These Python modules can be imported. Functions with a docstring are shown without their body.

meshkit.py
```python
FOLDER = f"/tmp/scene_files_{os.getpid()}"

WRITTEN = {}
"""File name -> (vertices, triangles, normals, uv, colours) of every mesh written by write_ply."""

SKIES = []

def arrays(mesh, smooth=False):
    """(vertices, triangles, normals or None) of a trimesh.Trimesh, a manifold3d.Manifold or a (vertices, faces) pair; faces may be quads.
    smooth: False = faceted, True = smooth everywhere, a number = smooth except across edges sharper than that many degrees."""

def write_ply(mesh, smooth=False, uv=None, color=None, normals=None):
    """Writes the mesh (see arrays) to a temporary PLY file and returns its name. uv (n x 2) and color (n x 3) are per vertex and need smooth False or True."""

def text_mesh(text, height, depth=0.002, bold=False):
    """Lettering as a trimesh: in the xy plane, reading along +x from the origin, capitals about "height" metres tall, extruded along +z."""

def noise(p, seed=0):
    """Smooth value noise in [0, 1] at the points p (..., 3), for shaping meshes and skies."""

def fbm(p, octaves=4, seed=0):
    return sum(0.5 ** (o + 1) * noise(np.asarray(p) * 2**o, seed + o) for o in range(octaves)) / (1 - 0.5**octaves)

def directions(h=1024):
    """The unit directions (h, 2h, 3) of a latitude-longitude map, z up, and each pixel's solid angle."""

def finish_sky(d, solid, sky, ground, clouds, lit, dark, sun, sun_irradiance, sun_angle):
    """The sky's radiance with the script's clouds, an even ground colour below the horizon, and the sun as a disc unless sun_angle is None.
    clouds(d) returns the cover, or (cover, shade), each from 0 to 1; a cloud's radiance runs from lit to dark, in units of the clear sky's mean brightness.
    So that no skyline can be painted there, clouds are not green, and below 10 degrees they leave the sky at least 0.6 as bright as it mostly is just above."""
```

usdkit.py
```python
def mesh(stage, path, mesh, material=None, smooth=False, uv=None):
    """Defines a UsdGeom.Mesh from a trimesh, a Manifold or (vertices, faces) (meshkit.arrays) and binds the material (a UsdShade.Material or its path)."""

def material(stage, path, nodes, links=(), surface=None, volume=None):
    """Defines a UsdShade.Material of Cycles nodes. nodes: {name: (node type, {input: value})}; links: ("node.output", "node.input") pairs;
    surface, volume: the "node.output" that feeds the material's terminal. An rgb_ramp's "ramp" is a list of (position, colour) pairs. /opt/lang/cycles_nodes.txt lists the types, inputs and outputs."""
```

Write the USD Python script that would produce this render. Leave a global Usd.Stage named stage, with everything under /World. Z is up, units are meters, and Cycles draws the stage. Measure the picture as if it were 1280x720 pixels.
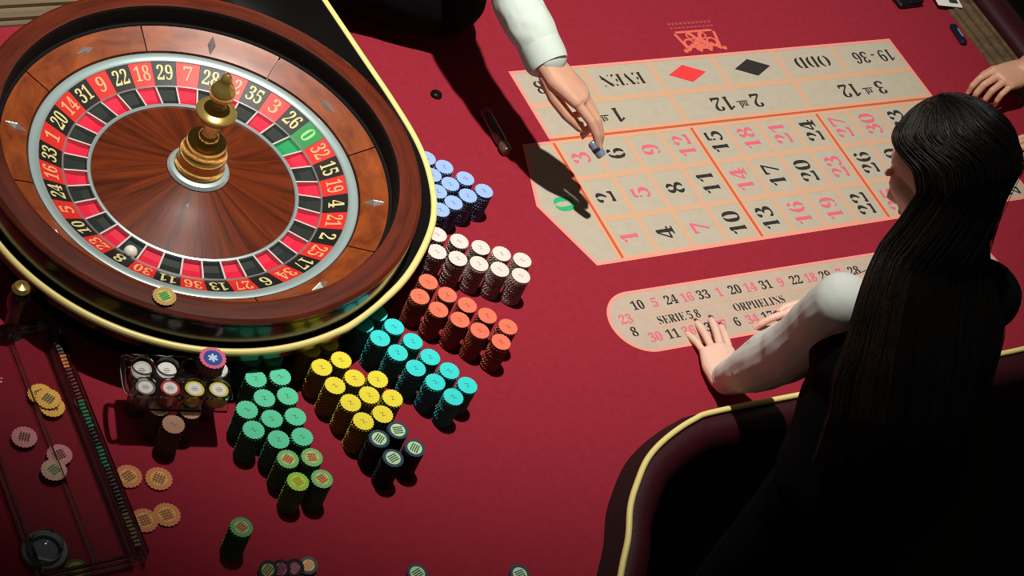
import math, random, json
import numpy as np, trimesh, manifold3d as m3
from manifold3d import Manifold, CrossSection
from shapely import Polygon, LineString, Point, affinity, union_all, box as sbox
from pxr import Usd, UsdGeom, UsdLux, UsdShade, Gf, Sdf
import usdkit, meshkit

stage = Usd.Stage.CreateInMemory()
UsdGeom.SetStageUpAxis(stage, UsdGeom.Tokens.z)
UsdGeom.SetStageMetersPerUnit(stage, 1.0)
world = UsdGeom.Xform.Define(stage, '/World')
stage.SetDefaultPrim(world.GetPrim())
random.seed(7)
rng = np.random.default_rng(7)
PI = math.pi

# ---------------------------------------------------------------- units: u = one column of the betting layout (9.5 cm), felt at 0.78 m
U, ZT = 0.095, 0.78
def W(u, v, z=0.0): return np.array([u * U, v * U, ZT + z * U])
EYE = np.array([-23.6712, -19.3931, 27.3317])
AX = np.array([[0.840477, -0.426422, 0.334311], [-0.133767, -0.761176, -0.6346], [0.525077, 0.488647, -0.696792]])                      # camera axes: right, down, forward
FPX = 2321.98
def at(px, py, z=0.0):
    r = AX.T @ np.array([(px - 640) / FPX, (py - 360) / FPX, 1.0])
    return EYE + (z - EYE[2]) / r[2] * r            # layout units
def atw(px, py, z=0.0): return W(*at(px, py, z))

# ---------------------------------------------------------------- camera
cam = UsdGeom.Camera.Define(stage, '/World/camera')
e = W(*EYE)
cm = Gf.Matrix4d(*[*AX[0], 0, *(-AX[1]), 0, *(-AX[2]), 0, *e, 1])
cam.AddTransformOp().Set(cm)
cam.CreateHorizontalApertureAttr(36.0); cam.CreateVerticalApertureAttr(20.25)
cam.CreateFocalLengthAttr(36.0 * FPX / 1280)
cam.CreateClippingRangeAttr(Gf.Vec2f(0.05, 60))
cam.CreateExposureAttr(0.0)

# ---------------------------------------------------------------- light: one warm ceiling spot over the wheel, a very dim room
LAMP = W(-8.3, 3.4, 37.0)
lamp = UsdLux.SphereLight.Define(stage, '/World/ceiling_spot')
lamp.CreateRadiusAttr(0.045); lamp.CreateIntensityAttr(8500.0); lamp.CreateColorAttr(Gf.Vec3f(1.0, 0.955, 0.89))
sh = UsdLux.ShapingAPI.Apply(lamp.GetPrim()); sh.CreateShapingConeAngleAttr(31.2); sh.CreateShapingConeSoftnessAttr(0.83)
aim = W(-0.1, 9.2, 0) - LAMP; aim /= np.linalg.norm(aim)
zx = np.cross([0, 1, 0], -aim); zx /= np.linalg.norm(zx); zy = np.cross(-aim, zx)
lamp.AddTransformOp().Set(Gf.Matrix4d(*[*zx, 0, *zy, 0, *(-aim), 0, *LAMP, 1]))
dome = UsdLux.DomeLight.Define(stage, '/World/room_glow')
dome.CreateIntensityAttr(0.011); dome.CreateColorAttr(Gf.Vec3f(1.0, 0.9, 0.8))

# ---------------------------------------------------------------- materials
def lin(c):
    c = np.asarray(c, float) / 255.0
    return tuple(np.where(c <= 0.04045, c / 12.92, ((c + 0.055) / 1.055) ** 2.4))
MATS = {}
def pbr(name, rgb, rough=0.5, metal=0.0, coat=0.0, vary=0.0, vscale=20.0, bump=0.0, bscale=300.0, rnd=0.0, stretch=None, **kw):
    """principled material from an sRGB colour; vary = noise in the tone, rnd = tone per object, bump = fine relief"""
    if name in MATS: return MATS[name]
    base = lin(rgb)
    n = {'p': ('principled_bsdf', {'base_color': base, 'roughness': rough, 'metallic': metal, 'coat_weight': coat, 'coat_roughness': 0.08, **kw})}
    l = []
    if vary or bump:
        n['tc'] = ('texture_coordinate', {}); src = 'tc.object'
        if stretch is not None:
            n['mp'] = ('mapping', {'scale': stretch}); l.append(('tc.object', 'mp.vector')); src = 'mp.vector'
    if vary:
        n['no'] = ('noise_texture', {'scale': vscale, 'detail': 6.0, 'roughness': 0.6})
        n['ra'] = ('rgb_ramp', {'ramp': [(0.25, tuple(np.array(base) * (1 - vary))), (0.75, tuple(np.minimum(1, np.array(base) * (1 + vary))))]})
        l += [(src, 'no.vector'), ('no.fac', 'ra.fac'), ('ra.color', 'p.base_color')]
    if bump:
        n['nb'] = ('noise_texture', {'scale': bscale, 'detail': 3.0})
        n['bu'] = ('bump', {'strength': bump, 'distance': 0.001})
        l += [(src, 'nb.vector'), ('nb.fac', 'bu.height'), ('bu.normal', 'p.normal')]
    MATS[name] = usdkit.material(stage, '/World/Looks/' + name, n, l, surface='p.BSDF')
    return MATS[name]

def wood(name, dark, light, mode='radial', rough=0.28, coat=0.6, fa=7.0, fr=9.0, seed=0.0):
    """lacquered mahogany: grain radiates from the object's axis, runs around it, or runs along x"""
    n = {'tc': ('texture_coordinate', {}), 's': ('separate_xyz', {}), 'a': ('math', {'math_type': 'arctan2'}),
         'l': ('vector_math', {'math_type': 'length'}), 'am': ('math', {'math_type': 'multiply', 'value2': fa}), 'lm': ('math', {'math_type': 'multiply', 'value2': fr}),
         'c': ('combine_xyz', {'z': seed}), 'no': ('noise_texture', {'scale': 1.0, 'detail': 7.0, 'roughness': 0.62, 'distortion': 0.6}),
         'ra': ('rgb_ramp', {'ramp': [(0.28, lin(dark)), (0.5, tuple((np.array(lin(dark)) + np.array(lin(light))) / 2)), (0.74, lin(light))]}),
         'p': ('principled_bsdf', {'roughness': rough, 'coat_weight': coat, 'coat_roughness': 0.06})}
    l = [('tc.object', 's.vector'), ('s.y', 'a.value1'), ('s.x', 'a.value2'), ('tc.object', 'l.vector1'), ('l.value', 'lm.value1')]
    if mode == 'along':
        n['mp'] = ('mapping', {'scale': (fr, fa, fa)})
        l = [('tc.object', 'mp.vector'), ('mp.vector', 'no.vector')]
        for k in ('s', 'a', 'l', 'am', 'lm', 'c'): n.pop(k)
    else:
        l += [('a.value', 'am.value1'), ('am.value', 'c.x'), ('lm.value', 'c.y'), ('c.vector', 'no.vector')]
    l += [('no.fac', 'ra.fac'), ('ra.color', 'p.base_color')]
    MATS[name] = usdkit.material(stage, '/World/Looks/' + name, n, l, surface='p.BSDF')
    return MATS[name]

FELT = pbr('felt', (146, 38, 52), 0.95, vary=0.10, vscale=60, bump=0.25, bscale=900, specular_ior_level=0.12)
FIELD = pbr('layout_beige', (182, 172, 152), 0.9, vary=0.06, vscale=40)
TRACKF = pbr('track_beige', (188, 168, 150), 0.9, vary=0.06, vscale=40)
BAND = pbr('band_orange', (208, 164, 132), 0.9)
RIM = pbr('border_coral', (232, 148, 130), 0.9)
LINE = pbr('line_rust', (205, 84, 46), 0.9)
INK = pbr('ink_black', (38, 34, 30), 0.9)
PINK = pbr('ink_pink', (226, 98, 118), 0.9)
GREEN = pbr('ink_green', (34, 176, 112), 0.9)
REDD = pbr('ink_red', (232, 56, 58), 0.9)
FAINT = pbr('ink_faint', (172, 62, 72), 0.9)
CREST = pbr('ink_crest', (226, 104, 84), 0.9)
GOLD = pbr('gold_trim', (252, 234, 150), 0.45, metal=0.12)
BRASS = pbr('brass', (238, 202, 112), 0.22, metal=0.8)
SILVER = pbr('silver_rim', (184, 204, 202), 0.36, metal=0.55)
CHROME = pbr('chrome', (214, 214, 212), 0.34, metal=0.8)
LEATHER = pbr('burgundy_leather', (52, 9, 19), 0.42, bump=0.5, bscale=260, vary=0.12, vscale=30)
BLACKL = pbr('black_lacquer', (14, 12, 12), 0.22, coat=0.4)
MATTE = pbr('matte_black', (10, 8, 8), 0.8, specular_ior_level=0.2)
CLOTHB = pbr('black_cloth', (11, 10, 13), 0.9, bump=0.3, bscale=800, specular_ior_level=0.1)
SHIRT = pbr('white_shirt', (200, 212, 202), 0.8, bump=0.25, bscale=700, vary=0.04, vscale=25)
SHIRTW = pbr('bright_shirt', (228, 234, 226), 0.8, bump=0.25, bscale=700)
CUFF = pbr('white_cuff', (232, 228, 220), 0.8)
SKIN = pbr('skin', (212, 160, 132), 0.5, vary=0.06, vscale=35, subsurface_weight=0.12, subsurface_scale=0.01)
SKINW = pbr('skin_fair', (238, 192, 172), 0.5, vary=0.05, vscale=35, subsurface_weight=0.12, subsurface_scale=0.01)
NAIL = pbr('nail_plum', (128, 38, 72), 0.25)
NAILN = pbr('nail_plain', (226, 172, 152), 0.3)
CLEAR = pbr('clear_acrylic', (250, 250, 250), 0.03, transmission_weight=1.0, ior=1.49)
FRETM = pbr('fret_metal', (216, 206, 202), 0.4, metal=0.2)
PANE = usdkit.material(stage, '/World/Looks/clear_pane', {'f': ('fresnel', {'IOR': 1.35}), 't': ('transparent_bsdf', {'color': (0.93, 0.93, 0.93)}), 'g': ('glossy_bsdf', {'color': (1, 1, 1), 'roughness': 0.05}), 'm': ('mix_closure', {})}, [('f.fac', 'm.fac'), ('t.BSDF', 'm.closure1'), ('g.BSDF', 'm.closure2')], surface='m.closure')
GLASS = pbr('glass', (245, 250, 248), 0.0, transmission_weight=1.0, ior=1.5)
IVORY = pbr('ivory', (238, 234, 224), 0.25)
PLATER = pbr('plate_red', (214, 40, 34), 0.5)
PLATEB = pbr('plate_black', (20, 18, 16), 0.5)
PLATEG = pbr('plate_green', (34, 140, 68), 0.5)
POCKR = pbr('pocket_red', (220, 22, 58), 0.45)
POCKB = pbr('pocket_black', (28, 36, 30), 0.45)
POCKG = pbr('pocket_green', (18, 150, 84), 0.45)
CREAM = pbr('digit_cream', (216, 206, 140), 0.5)
DIGR = pbr('digit_orange', (248, 168, 116), 0.5)
WBOWL = wood('bowl_mahogany', (62, 18, 8), (112, 42, 18), fa=2.2, fr=60, rough=0.36, coat=0.25)
WAPRON = [wood('apron_mahogany_%d' % i, (98, 38, 12), (162, 80, 30), fa=5.0, fr=26, seed=3.1 * i, rough=0.34, coat=0.3) for i in range(3)]
WCONE = wood('cone_mahogany', (44, 14, 7), (128, 54, 22), fa=9.0, fr=5.0, rough=0.25)
WMOULD = wood('moulding_walnut', (74, 58, 40), (120, 98, 70), mode='along', fa=40, fr=3, rough=0.5, coat=0.1)
FLOORM = pbr('dark_carpet', (18, 15, 14), 0.95, vary=0.3, vscale=60)

# ---------------------------------------------------------------- naming and parts
USED = {}
def numbered(parent, name):
    k = (str(parent), name); i = USED.get(k, -1) + 1; USED[k] = i
    return '%s/%s' % (parent, name) + ('_%03d' % i if i else '')
def tag(prim, label=None, cat=None, group=None, kind=None):
    for k, v in (('label', label), ('category', cat), ('group', group), ('kind', kind)):
        if v: prim.SetCustomDataByKey(k, v)
class Thing:
    def __init__(s, name, label, cat, loc=(0, 0, 0), rz=0.0, group=None, kind=None):
        s.path = numbered('/World', name); s.loc = np.asarray(loc, float); s.rz = rz
        x = UsdGeom.Xform.Define(stage, s.path)
        x.AddTranslateOp().Set(Gf.Vec3d(*map(float, s.loc)))
        x.AddRotateZOp().Set(math.degrees(rz))
        s.prim = x.GetPrim(); tag(s.prim, label, cat, group, kind)
    def part(s, name, mesh, mat, local=True, smooth=35, parent=None, label=None, kind=None, uv=None):
        """local meshes are given about the thing's base; others in world metres"""
        v, f, n = meshkit.arrays(mesh, smooth)
        if not local:
            c, q = math.cos(-s.rz), math.sin(-s.rz)
            R = np.array([[c, -q, 0], [q, c, 0], [0, 0, 1]])
            v = (v - s.loc) @ R.T
            n = None if n is None else n @ R.T
        path = numbered(parent or s.path, name)
        m = usdkit.mesh(stage, path, (v, f), mat)
        if n is not None:
            m.CreateNormalsAttr([Gf.Vec3f(*map(float, a)) for a in n]); m.SetNormalsInterpolation('vertex')
        tag(m.GetPrim(), label, None, None, kind)
        return path
def copy_of(src, name, label, loc, rz=0.0, group=None, tilt=None):
    p = numbered('/World', name); x = UsdGeom.Xform.Define(stage, p)
    x.GetPrim().GetReferences().AddInternalReference(src.path if isinstance(src, Thing) else src)
    x.ClearXformOpOrder()
    x.AddTranslateOp().Set(Gf.Vec3d(*map(float, loc))); x.AddRotateZOp().Set(math.degrees(rz))
    if tilt: x.AddRotateXOp().Set(tilt)
    x.GetPrim().SetInstanceable(True)
    was = stage.GetPrimAtPath(src.path if isinstance(src, Thing) else src)
    tag(x.GetPrim(), label, was.GetCustomDataByKey('category'), group)
    return p

# ---------------------------------------------------------------- shape helpers
def cat_(ms): return trimesh.util.concatenate([tm(m) for m in ms])
def tm(m):
    if isinstance(m, trimesh.Trimesh): return m
    v, f, _ = meshkit.arrays(m); return trimesh.Trimesh(v, f, process=False)
def slab(poly, z0, z1):
    """upright prism over a shapely polygon"""
    gs = [g for g in getattr(poly, 'geoms', [poly]) if g.geom_type == 'Polygon' and g.area > 1e-10]
    out = []
    for g in gs:
        m = trimesh.creation.extrude_polygon(g, z1 - z0, engine='earcut'); m.apply_translation([0, 0, z0]); out.append(m)
    return trimesh.util.concatenate(out)
def lathe(prof, n=96, a0=0.0, a1=2 * PI):
    """closed profile [(r, z)...] turned about z; a partial turn gets end caps"""
    prof = np.asarray(prof, float); full = abs(a1 - a0 - 2 * PI) < 1e-6
    k = n if full else n + 1
    an = a0 + (a1 - a0) * np.arange(k) / n
    P = len(prof)
    v = np.stack([prof[None, :, 0] * np.cos(an)[:, None], prof[None, :, 0] * np.sin(an)[:, None], np.broadcast_to(prof[None, :, 1], (k, P))], -1).reshape(-1, 3)
    f = []
    for i in range(n):
        j = (i + 1) % k
        for q in range(P):
            r = (q + 1) % P
            f += [(i * P + q, j * P + q, j * P + r), (i * P + q, j * P + r, i * P + r)]
    if not full:
        pg = Polygon(prof); tv, tf = trimesh.creation.triangulate_polygon(pg, engine='earcut')
        for end, flip in ((0, False), (k - 1, True)):
            b = len(v); c, s_ = math.cos(an[end]), math.sin(an[end])
            v = np.vstack([v, np.stack([tv[:, 0] * c, tv[:, 0] * s_, tv[:, 1]], 1)])
            f += [tuple(x + b for x in (t if flip else t[::-1])) for t in tf]
    m = trimesh.Trimesh(v, np.array(f), process=True)
    if m.is_watertight: trimesh.repair.fix_normals(m)
    return m
def tube(path, r, n=10, closed=False, flat=1.0):
    """round rod along a path; flat squeezes its height"""
    p = np.asarray(path, float); N = len(p)
    t = (np.roll(p, -1, 0) - np.roll(p, 1, 0)) if closed else np.gradient(p, axis=0)
    t /= np.linalg.norm(t, axis=1, keepdims=True)
    up = np.array([0, 0, 1.0]); s = np.cross(t, up)
    bad = np.linalg.norm(s, axis=1) < 1e-3; s[bad] = [1, 0, 0]
    s /= np.linalg.norm(s, axis=1, keepdims=True); w = np.cross(s, t)
    r = np.broadcast_to(r, (N,))
    a = np.arange(n) / n * 2 * PI
    v = (p[:, None] + r[:, None, None] * (np.cos(a)[None, :, None] * s[:, None] + flat * np.sin(a)[None, :, None] * w[:, None])).reshape(-1, 3)
    f = []
    for i in range(N if closed else N - 1):
        j = (i + 1) % N
        for q in range(n):
            b = (q + 1) % n
            f += [(i * n + q, i * n + b, j * n + b), (i * n + q, j * n + b, j * n + q)]
    if not closed:
        for end, fl in ((0, True), (N - 1, False)):
            c = len(v); v = np.vstack([v, p[end]])
            for q in range(n):
                b = (q + 1) % n; tri = (end * n + q, end * n + b, c)
                f.append(tri[::-1] if fl else tri)
    m = trimesh.Trimesh(v, np.array(f), process=False); trimesh.repair.fix_normals(m); return m
def smooth_path(pts, n=12, closed=False):
    """Catmull-Rom through the points"""
    p = np.asarray(pts, float); N = len(p); out = []
    for i in range(N if closed else N - 1):
        g = lambda k: p[k % N] if closed else p[min(max(k, 0), N - 1)]
        a, b, c, d = g(i - 1), g(i), g(i + 1), g(i + 2)
        for t in np.arange(n) / n:
            out.append(0.5 * (2 * b + (c - a) * t + (2 * a - 5 * b + 4 * c - d) * t * t + (3 * b - a - 3 * c + d) * t ** 3))
    if not closed: out.append(p[-1])
    return np.array(out)
def ball(c, r, seg=20): return Manifold.sphere(r, seg).translate([float(x) for x in c])
def bone(a, ra, b, rb, seg=18): return Manifold.batch_hull([ball(a, ra, seg), ball(b, rb, seg)])
def blob(*balls, seg=18): return Manifold.batch_hull([ball(c, r, seg) for c, r in balls])
def union(ms): return Manifold.batch_boolean(list(ms), m3.OpType.Add)
def soften(m, length, it=10):
    t = tm(m.refine_to_length(length)); t.merge_vertices(); trimesh.smoothing.filter_taubin(t, lamb=0.5, nu=0.52, iterations=it); return t
def rbox(x, y, z, r=0.003, seg=8):
    """box with rounded edges, centred on x and y, standing on z = 0"""
    c = [(sx * (x / 2 - r), sy * (y / 2 - r), zz) for sx in (-1, 1) for sy in (-1, 1) for zz in (r, z - r)]
    return Manifold.batch_hull([ball(p, r, seg) for p in c])
def to_manifold(t): return Manifold(m3.Mesh(np.asarray(t.vertices, np.float32), np.asarray(t.faces, np.uint32)))
def sweep_strip(path, prof):
    """open plan path [(x, y)], profile closed [(offset to the left, z)]"""
    p = np.asarray(path, float)[:, :2]; t = np.gradient(p, axis=0); t /= np.linalg.norm(t, axis=1, keepdims=True)
    nrm = np.stack([-t[:, 1], t[:, 0]], 1); prof = np.asarray(prof, float); P = len(prof)
    v = np.concatenate([p[:, None] + nrm[:, None] * prof[None, :, :1], np.broadcast_to(prof[None, :, 1:], (len(p), P, 1))], -1).reshape(-1, 3)
    f = []
    for i in range(len(p) - 1):
        for q in range(P):
            b = (q + 1) % P
            f += [(i * P + q, (i + 1) * P + q, (i + 1) * P + b), (i * P + q, (i + 1) * P + b, i * P + b)]
    tv, tf = trimesh.creation.triangulate_polygon(Polygon(prof), engine='earcut')
    for e_, fl in ((0, False), (len(p) - 1, True)):
        b = len(v); v = np.vstack([v, np.concatenate([p[e_] + nrm[e_] * tv[:, :1], tv[:, 1:]], 1)])
        f += [tuple(x + b for x in (q[::-1] if fl else q)) for q in tf]
    m = trimesh.Trimesh(v, np.array(f), process=True); trimesh.repair.fix_normals(m); return m

# ---------------------------------------------------------------- lettering: bold serif outlines, capitals 100 high
GLYPH = json.loads('{"0":[80,[[[5,40,5,63,6,73,13,90,19,96,31,102,46,103,58,99,65,92,70,84,74,71,75,61,75,42,71,21,66,12,61,6,54,1,46,-1,34,-1,23,3,16,8,10,18,7,26],[27,66,29,20,33,12,39,9,45,10,49,16,52,29,53,64,51,79,49,87,46,92,42,94,38,94,34,91,29,82]]]],"1":[80,[[[6,83,6,84,20,89,38,102,54,102,54,13,56,9,59,8,73,8,73,0,14,0,14,8,28,8,31,10,33,14,33,86,32,86,21,76,17,74,10,74,8,76]]]],"2":[80,[[[5,0,5,15,38,49,46,63,48,71,47,87,42,93,34,94,28,90,25,84,24,70,14,71,7,76,6,79,6,87,8,92,10,95,18,100,30,103,49,102,60,98,66,93,69,86,70,78,68,69,58,54,20,16,54,16,58,17,62,21,65,30,74,30,73,0]]]],"3":[80,[[[4,13,4,21,6,24,11,27,16,28,17,20,22,13,28,10,39,10,44,12,48,16,51,27,50,38,45,45,34,49,20,49,20,58,37,59,42,62,45,65,48,74,48,82,44,91,39,94,33,94,29,92,25,85,24,73,18,73,9,76,6,80,5,87,7,93,15,99,29,103,49,102,62,96,66,92,69,86,69,74,68,70,61,62,50,56,63,50,69,44,72,39,74,32,73,22,68,11,59,4,50,1,41,-1,27,-1,12,4,6,9]]]],"4":[80,[[[2,26,2,36,41,101,62,102,62,36,77,36,77,26,62,26,62,16,63,12,66,9,76,8,76,0,26,0,26,8,33,8,40,11,41,15,41,26],[13,36,41,36,42,84,40,83]]]],"5":[80,[[[6,14,6,22,12,26,17,26,19,18,22,13,29,10,40,11,47,17,50,24,51,31,49,44,42,51,35,54,26,54,14,51,9,54,13,102,67,102,68,76,60,76,58,84,54,86,23,86,20,64,21,61,42,63,50,61,60,57,68,50,72,39,72,26,67,13,61,6,51,1,41,-1,28,-1,20,1,12,4,8,9]]]],"6":[80,[[[6,39,6,56,10,74,17,89,25,96,33,101,41,103,59,102,69,96,72,91,72,84,69,79,61,76,55,76,54,87,50,93,43,94,38,92,31,82,26,60,28,59,40,63,55,62,64,59,71,50,75,38,74,24,70,13,62,4,48,-1,36,-1,25,3,16,10,12,16,9,26],[27,47,28,28,32,15,38,9,44,9,48,10,52,16,54,27,54,42,51,49,44,54,36,54,30,51]]]],"7":[80,[[[6,72,7,102,75,102,75,94,36,0,24,1,61,86,22,86,16,82,15,72]]]],"8":[80,[[[4,21,4,31,9,40,24,51,14,60,8,71,8,83,14,94,22,100,34,103,51,102,58,100,64,96,69,90,71,84,71,72,66,64,53,55,66,47,71,42,74,36,76,24,74,17,71,11,64,5,54,1,46,-1,27,0,19,3,13,6,8,12],[24,29,27,14,31,9,37,7,43,7,50,11,53,15,56,21,56,27,53,33,48,38,35,46,28,40,25,35],[28,83,29,70,32,66,43,59,45,60,49,64,52,69,53,82,51,87,44,94,38,94,34,93,29,87]]]],"9":[80,[[[5,64,5,75,7,84,11,91,19,99,32,103,43,103,51,101,63,93,70,81,72,73,74,49,70,28,66,18,58,8,47,1,39,-1,22,0,16,3,11,8,9,11,9,19,11,21,14,24,16,24,19,16,25,10,36,9,41,11,46,15,50,25,52,34,53,47,52,48,47,44,38,40,28,40,20,42,10,50,7,55],[26,76,26,61,29,55,36,51,45,52,50,54,53,60,53,72,51,82,48,88,44,92,41,94,36,94,29,88]]]],"E":[94,[[[3,0,3,4,12,5,16,11,16,85,14,89,11,92,4,93,4,96,85,96,85,68,81,68,79,77,76,83,73,86,67,89,56,91,44,91,40,90,39,84,39,52,49,53,53,55,58,62,61,73,65,73,65,25,61,26,59,36,53,44,48,46,39,47,39,13,40,8,45,6,64,7,76,13,83,22,87,30,91,30,86,0]]]],"V":[91,[[[1,96,49,96,49,93,38,91,36,86,59,31,72,65,79,86,77,91,67,93,67,96,98,96,98,93,95,93,90,91,84,80,53,-3,49,-3,14,78,8,89,1,93]]]],"N":[105,[[[4,0,4,4,11,4,15,7,16,15,16,82,8,92,4,93,4,96,34,96,82,37,83,86,79,91,71,93,71,96,102,96,102,93,93,91,90,86,90,-2,86,-2,82,1,24,72,23,11,25,6,31,4,36,4,36,0]]]],"O":[111,[[[6,45,6,55,8,66,15,81,22,89,30,94,42,99,50,101,63,101,73,99,89,89,99,77,104,68,106,59,105,38,101,27,96,18,83,6,72,1,61,-1,49,-1,39,1,24,10,12,24,8,34],[31,57,32,31,35,21,39,13,45,7,53,4,59,4,66,7,73,12,76,19,79,29,81,41,81,59,76,80,68,91,62,95,52,96,45,93,39,88,35,80,32,70]]]],"D":[106,[[[3,94,3,97,55,97,72,94,86,85,91,79,96,70,99,58,99,39,98,31,95,23,90,15,79,6,63,1,4,0,4,4,13,5,16,11,16,84,14,89,11,92],[39,85,40,7,44,5,52,5,59,7,68,15,74,32,74,60,71,76,67,83,61,88,52,92,42,91]]]],"S":[83,[[[9,35,14,35,15,28,19,18,28,8,38,4,46,4,52,7,55,9,59,17,59,23,58,27,49,35,29,44,16,54,11,66,11,78,16,90,21,96,26,99,34,101,45,101,65,96,68,99,68,101,72,101,72,69,69,69,63,83,55,91,49,95,44,96,35,96,27,90,26,86,26,77,32,71,62,56,73,46,76,35,76,25,71,12,63,4,51,0,35,-1,16,4,14,3,13,-1,9,-1]]]],"R":[101,[[[4,0,4,4,12,5,16,11,16,85,12,91,4,93,4,96,62,96,75,92,83,87,86,84,89,76,88,63,82,54,68,47,92,10,98,4,102,4,102,0,71,0,42,45,39,44,39,10,43,5,51,4,51,0],[39,88,39,50,48,49,54,51,61,57,64,61,64,77,63,82,58,88,52,91,42,91]]]],"I":[56,[[[3,93,3,96,52,96,52,93,42,91,39,87,39,84,39,15,41,7,45,5,52,4,52,0,3,0,3,4,12,6,16,11,16,87,11,92]]]],"P":[89,[[[4,0,4,4,12,5,16,11,16,85,12,91,4,93,4,96,56,96,69,94,78,90,84,83,87,74,86,63,81,54,73,47,64,44,39,43,39,10,43,5,51,4,51,0],[39,49,47,49,53,50,58,53,61,61,61,79,59,85,52,91,43,91,41,91,39,87]]]],"H":[111,[[[4,0,4,4,12,5,16,11,16,85,12,91,4,93,4,96,51,96,51,93,44,92,39,87,39,54,73,54,72,87,67,92,60,93,60,96,108,96,108,93,100,91,96,85,96,12,97,8,100,5,108,4,108,0,60,0,60,4,69,5,72,10,72,47,39,47,39,10,43,5,51,4,51,0]]]],"L":[91,[[[4,0,4,4,12,5,14,8,16,12,16,85,12,91,4,93,4,96,53,96,53,93,48,93,42,91,39,84,39,10,41,7,45,6,57,6,68,9,73,12,80,18,84,25,86,32,91,33,86,0]]]],"T":[90,[[[2,97,87,97,87,68,84,68,81,78,74,88,66,91,56,92,56,11,60,5,70,4,70,0,19,0,19,4,24,4,30,6,33,11,33,92,27,92,16,88,12,83,8,77,6,68,2,68]]]],"s":[61,[[[8,24,11,24,16,12,25,5,33,4,40,9,41,16,39,19,35,23,19,31,11,38,8,44,8,52,12,62,20,68,25,69,34,69,46,66,49,69,52,69,52,49,49,49,45,57,40,62,34,64,29,64,25,63,22,58,22,55,27,49,46,39,52,33,54,28,55,20,54,15,51,7,45,2,37,-1,28,-1,18,3,14,3,11,-1,8,-1]]]],"t":[49,[[[4,61,4,65,21,82,27,91,31,91,31,68,44,67,44,61,31,60,31,13,33,10,38,10,41,12,44,16,47,16,44,9,38,2,31,-1,21,-1,16,1,13,4,10,14,10,60]]]],"n":[81,[[[4,4,7,4,10,6,11,11,11,54,10,60,7,62,4,62,4,66,31,66,32,58,40,65,48,68,59,67,65,64,70,53,70,11,71,7,73,5,77,4,77,0,43,0,43,4,48,5,50,9,50,51,48,55,46,57,38,56,31,49,31,8,34,4,39,4,39,0,4,0]]]],"d":[79,[[[4,26,4,41,6,48,9,55,14,63,24,69,35,69,42,66,46,62,47,63,47,89,43,94,37,94,37,98,68,98,68,13,71,8,75,7,75,4,63,3,47,-1,46,7,42,3,36,0,23,0,15,4,10,10,6,17],[25,42,27,14,31,9,38,7,45,12,47,16,47,54,41,61,33,61,30,59,27,54]]]],"r":[61,[[[4,0,4,4,10,5,11,11,11,55,9,61,4,62,4,66,31,66,31,55,39,64,44,67,54,68,57,66,61,60,61,53,59,49,55,47,50,47,48,48,42,55,39,55,34,51,32,47,31,11,34,5,42,4,42,0]]]]}')
def glyph(ch, stencil=0.0):
    gs = []
    for rings in GLYPH[ch][1]:
        r = [np.array(q, float).reshape(-1, 2) for q in rings]; gs.append(Polygon(r[0], r[1:]))
    g = union_all([x.buffer(0) for x in gs])
    stencil *= {'4': 0.55, '7': 0.6}.get(ch, 1.0)
    if stencil: g = g.buffer(-stencil).buffer(stencil * 0.95)
    return g
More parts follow.
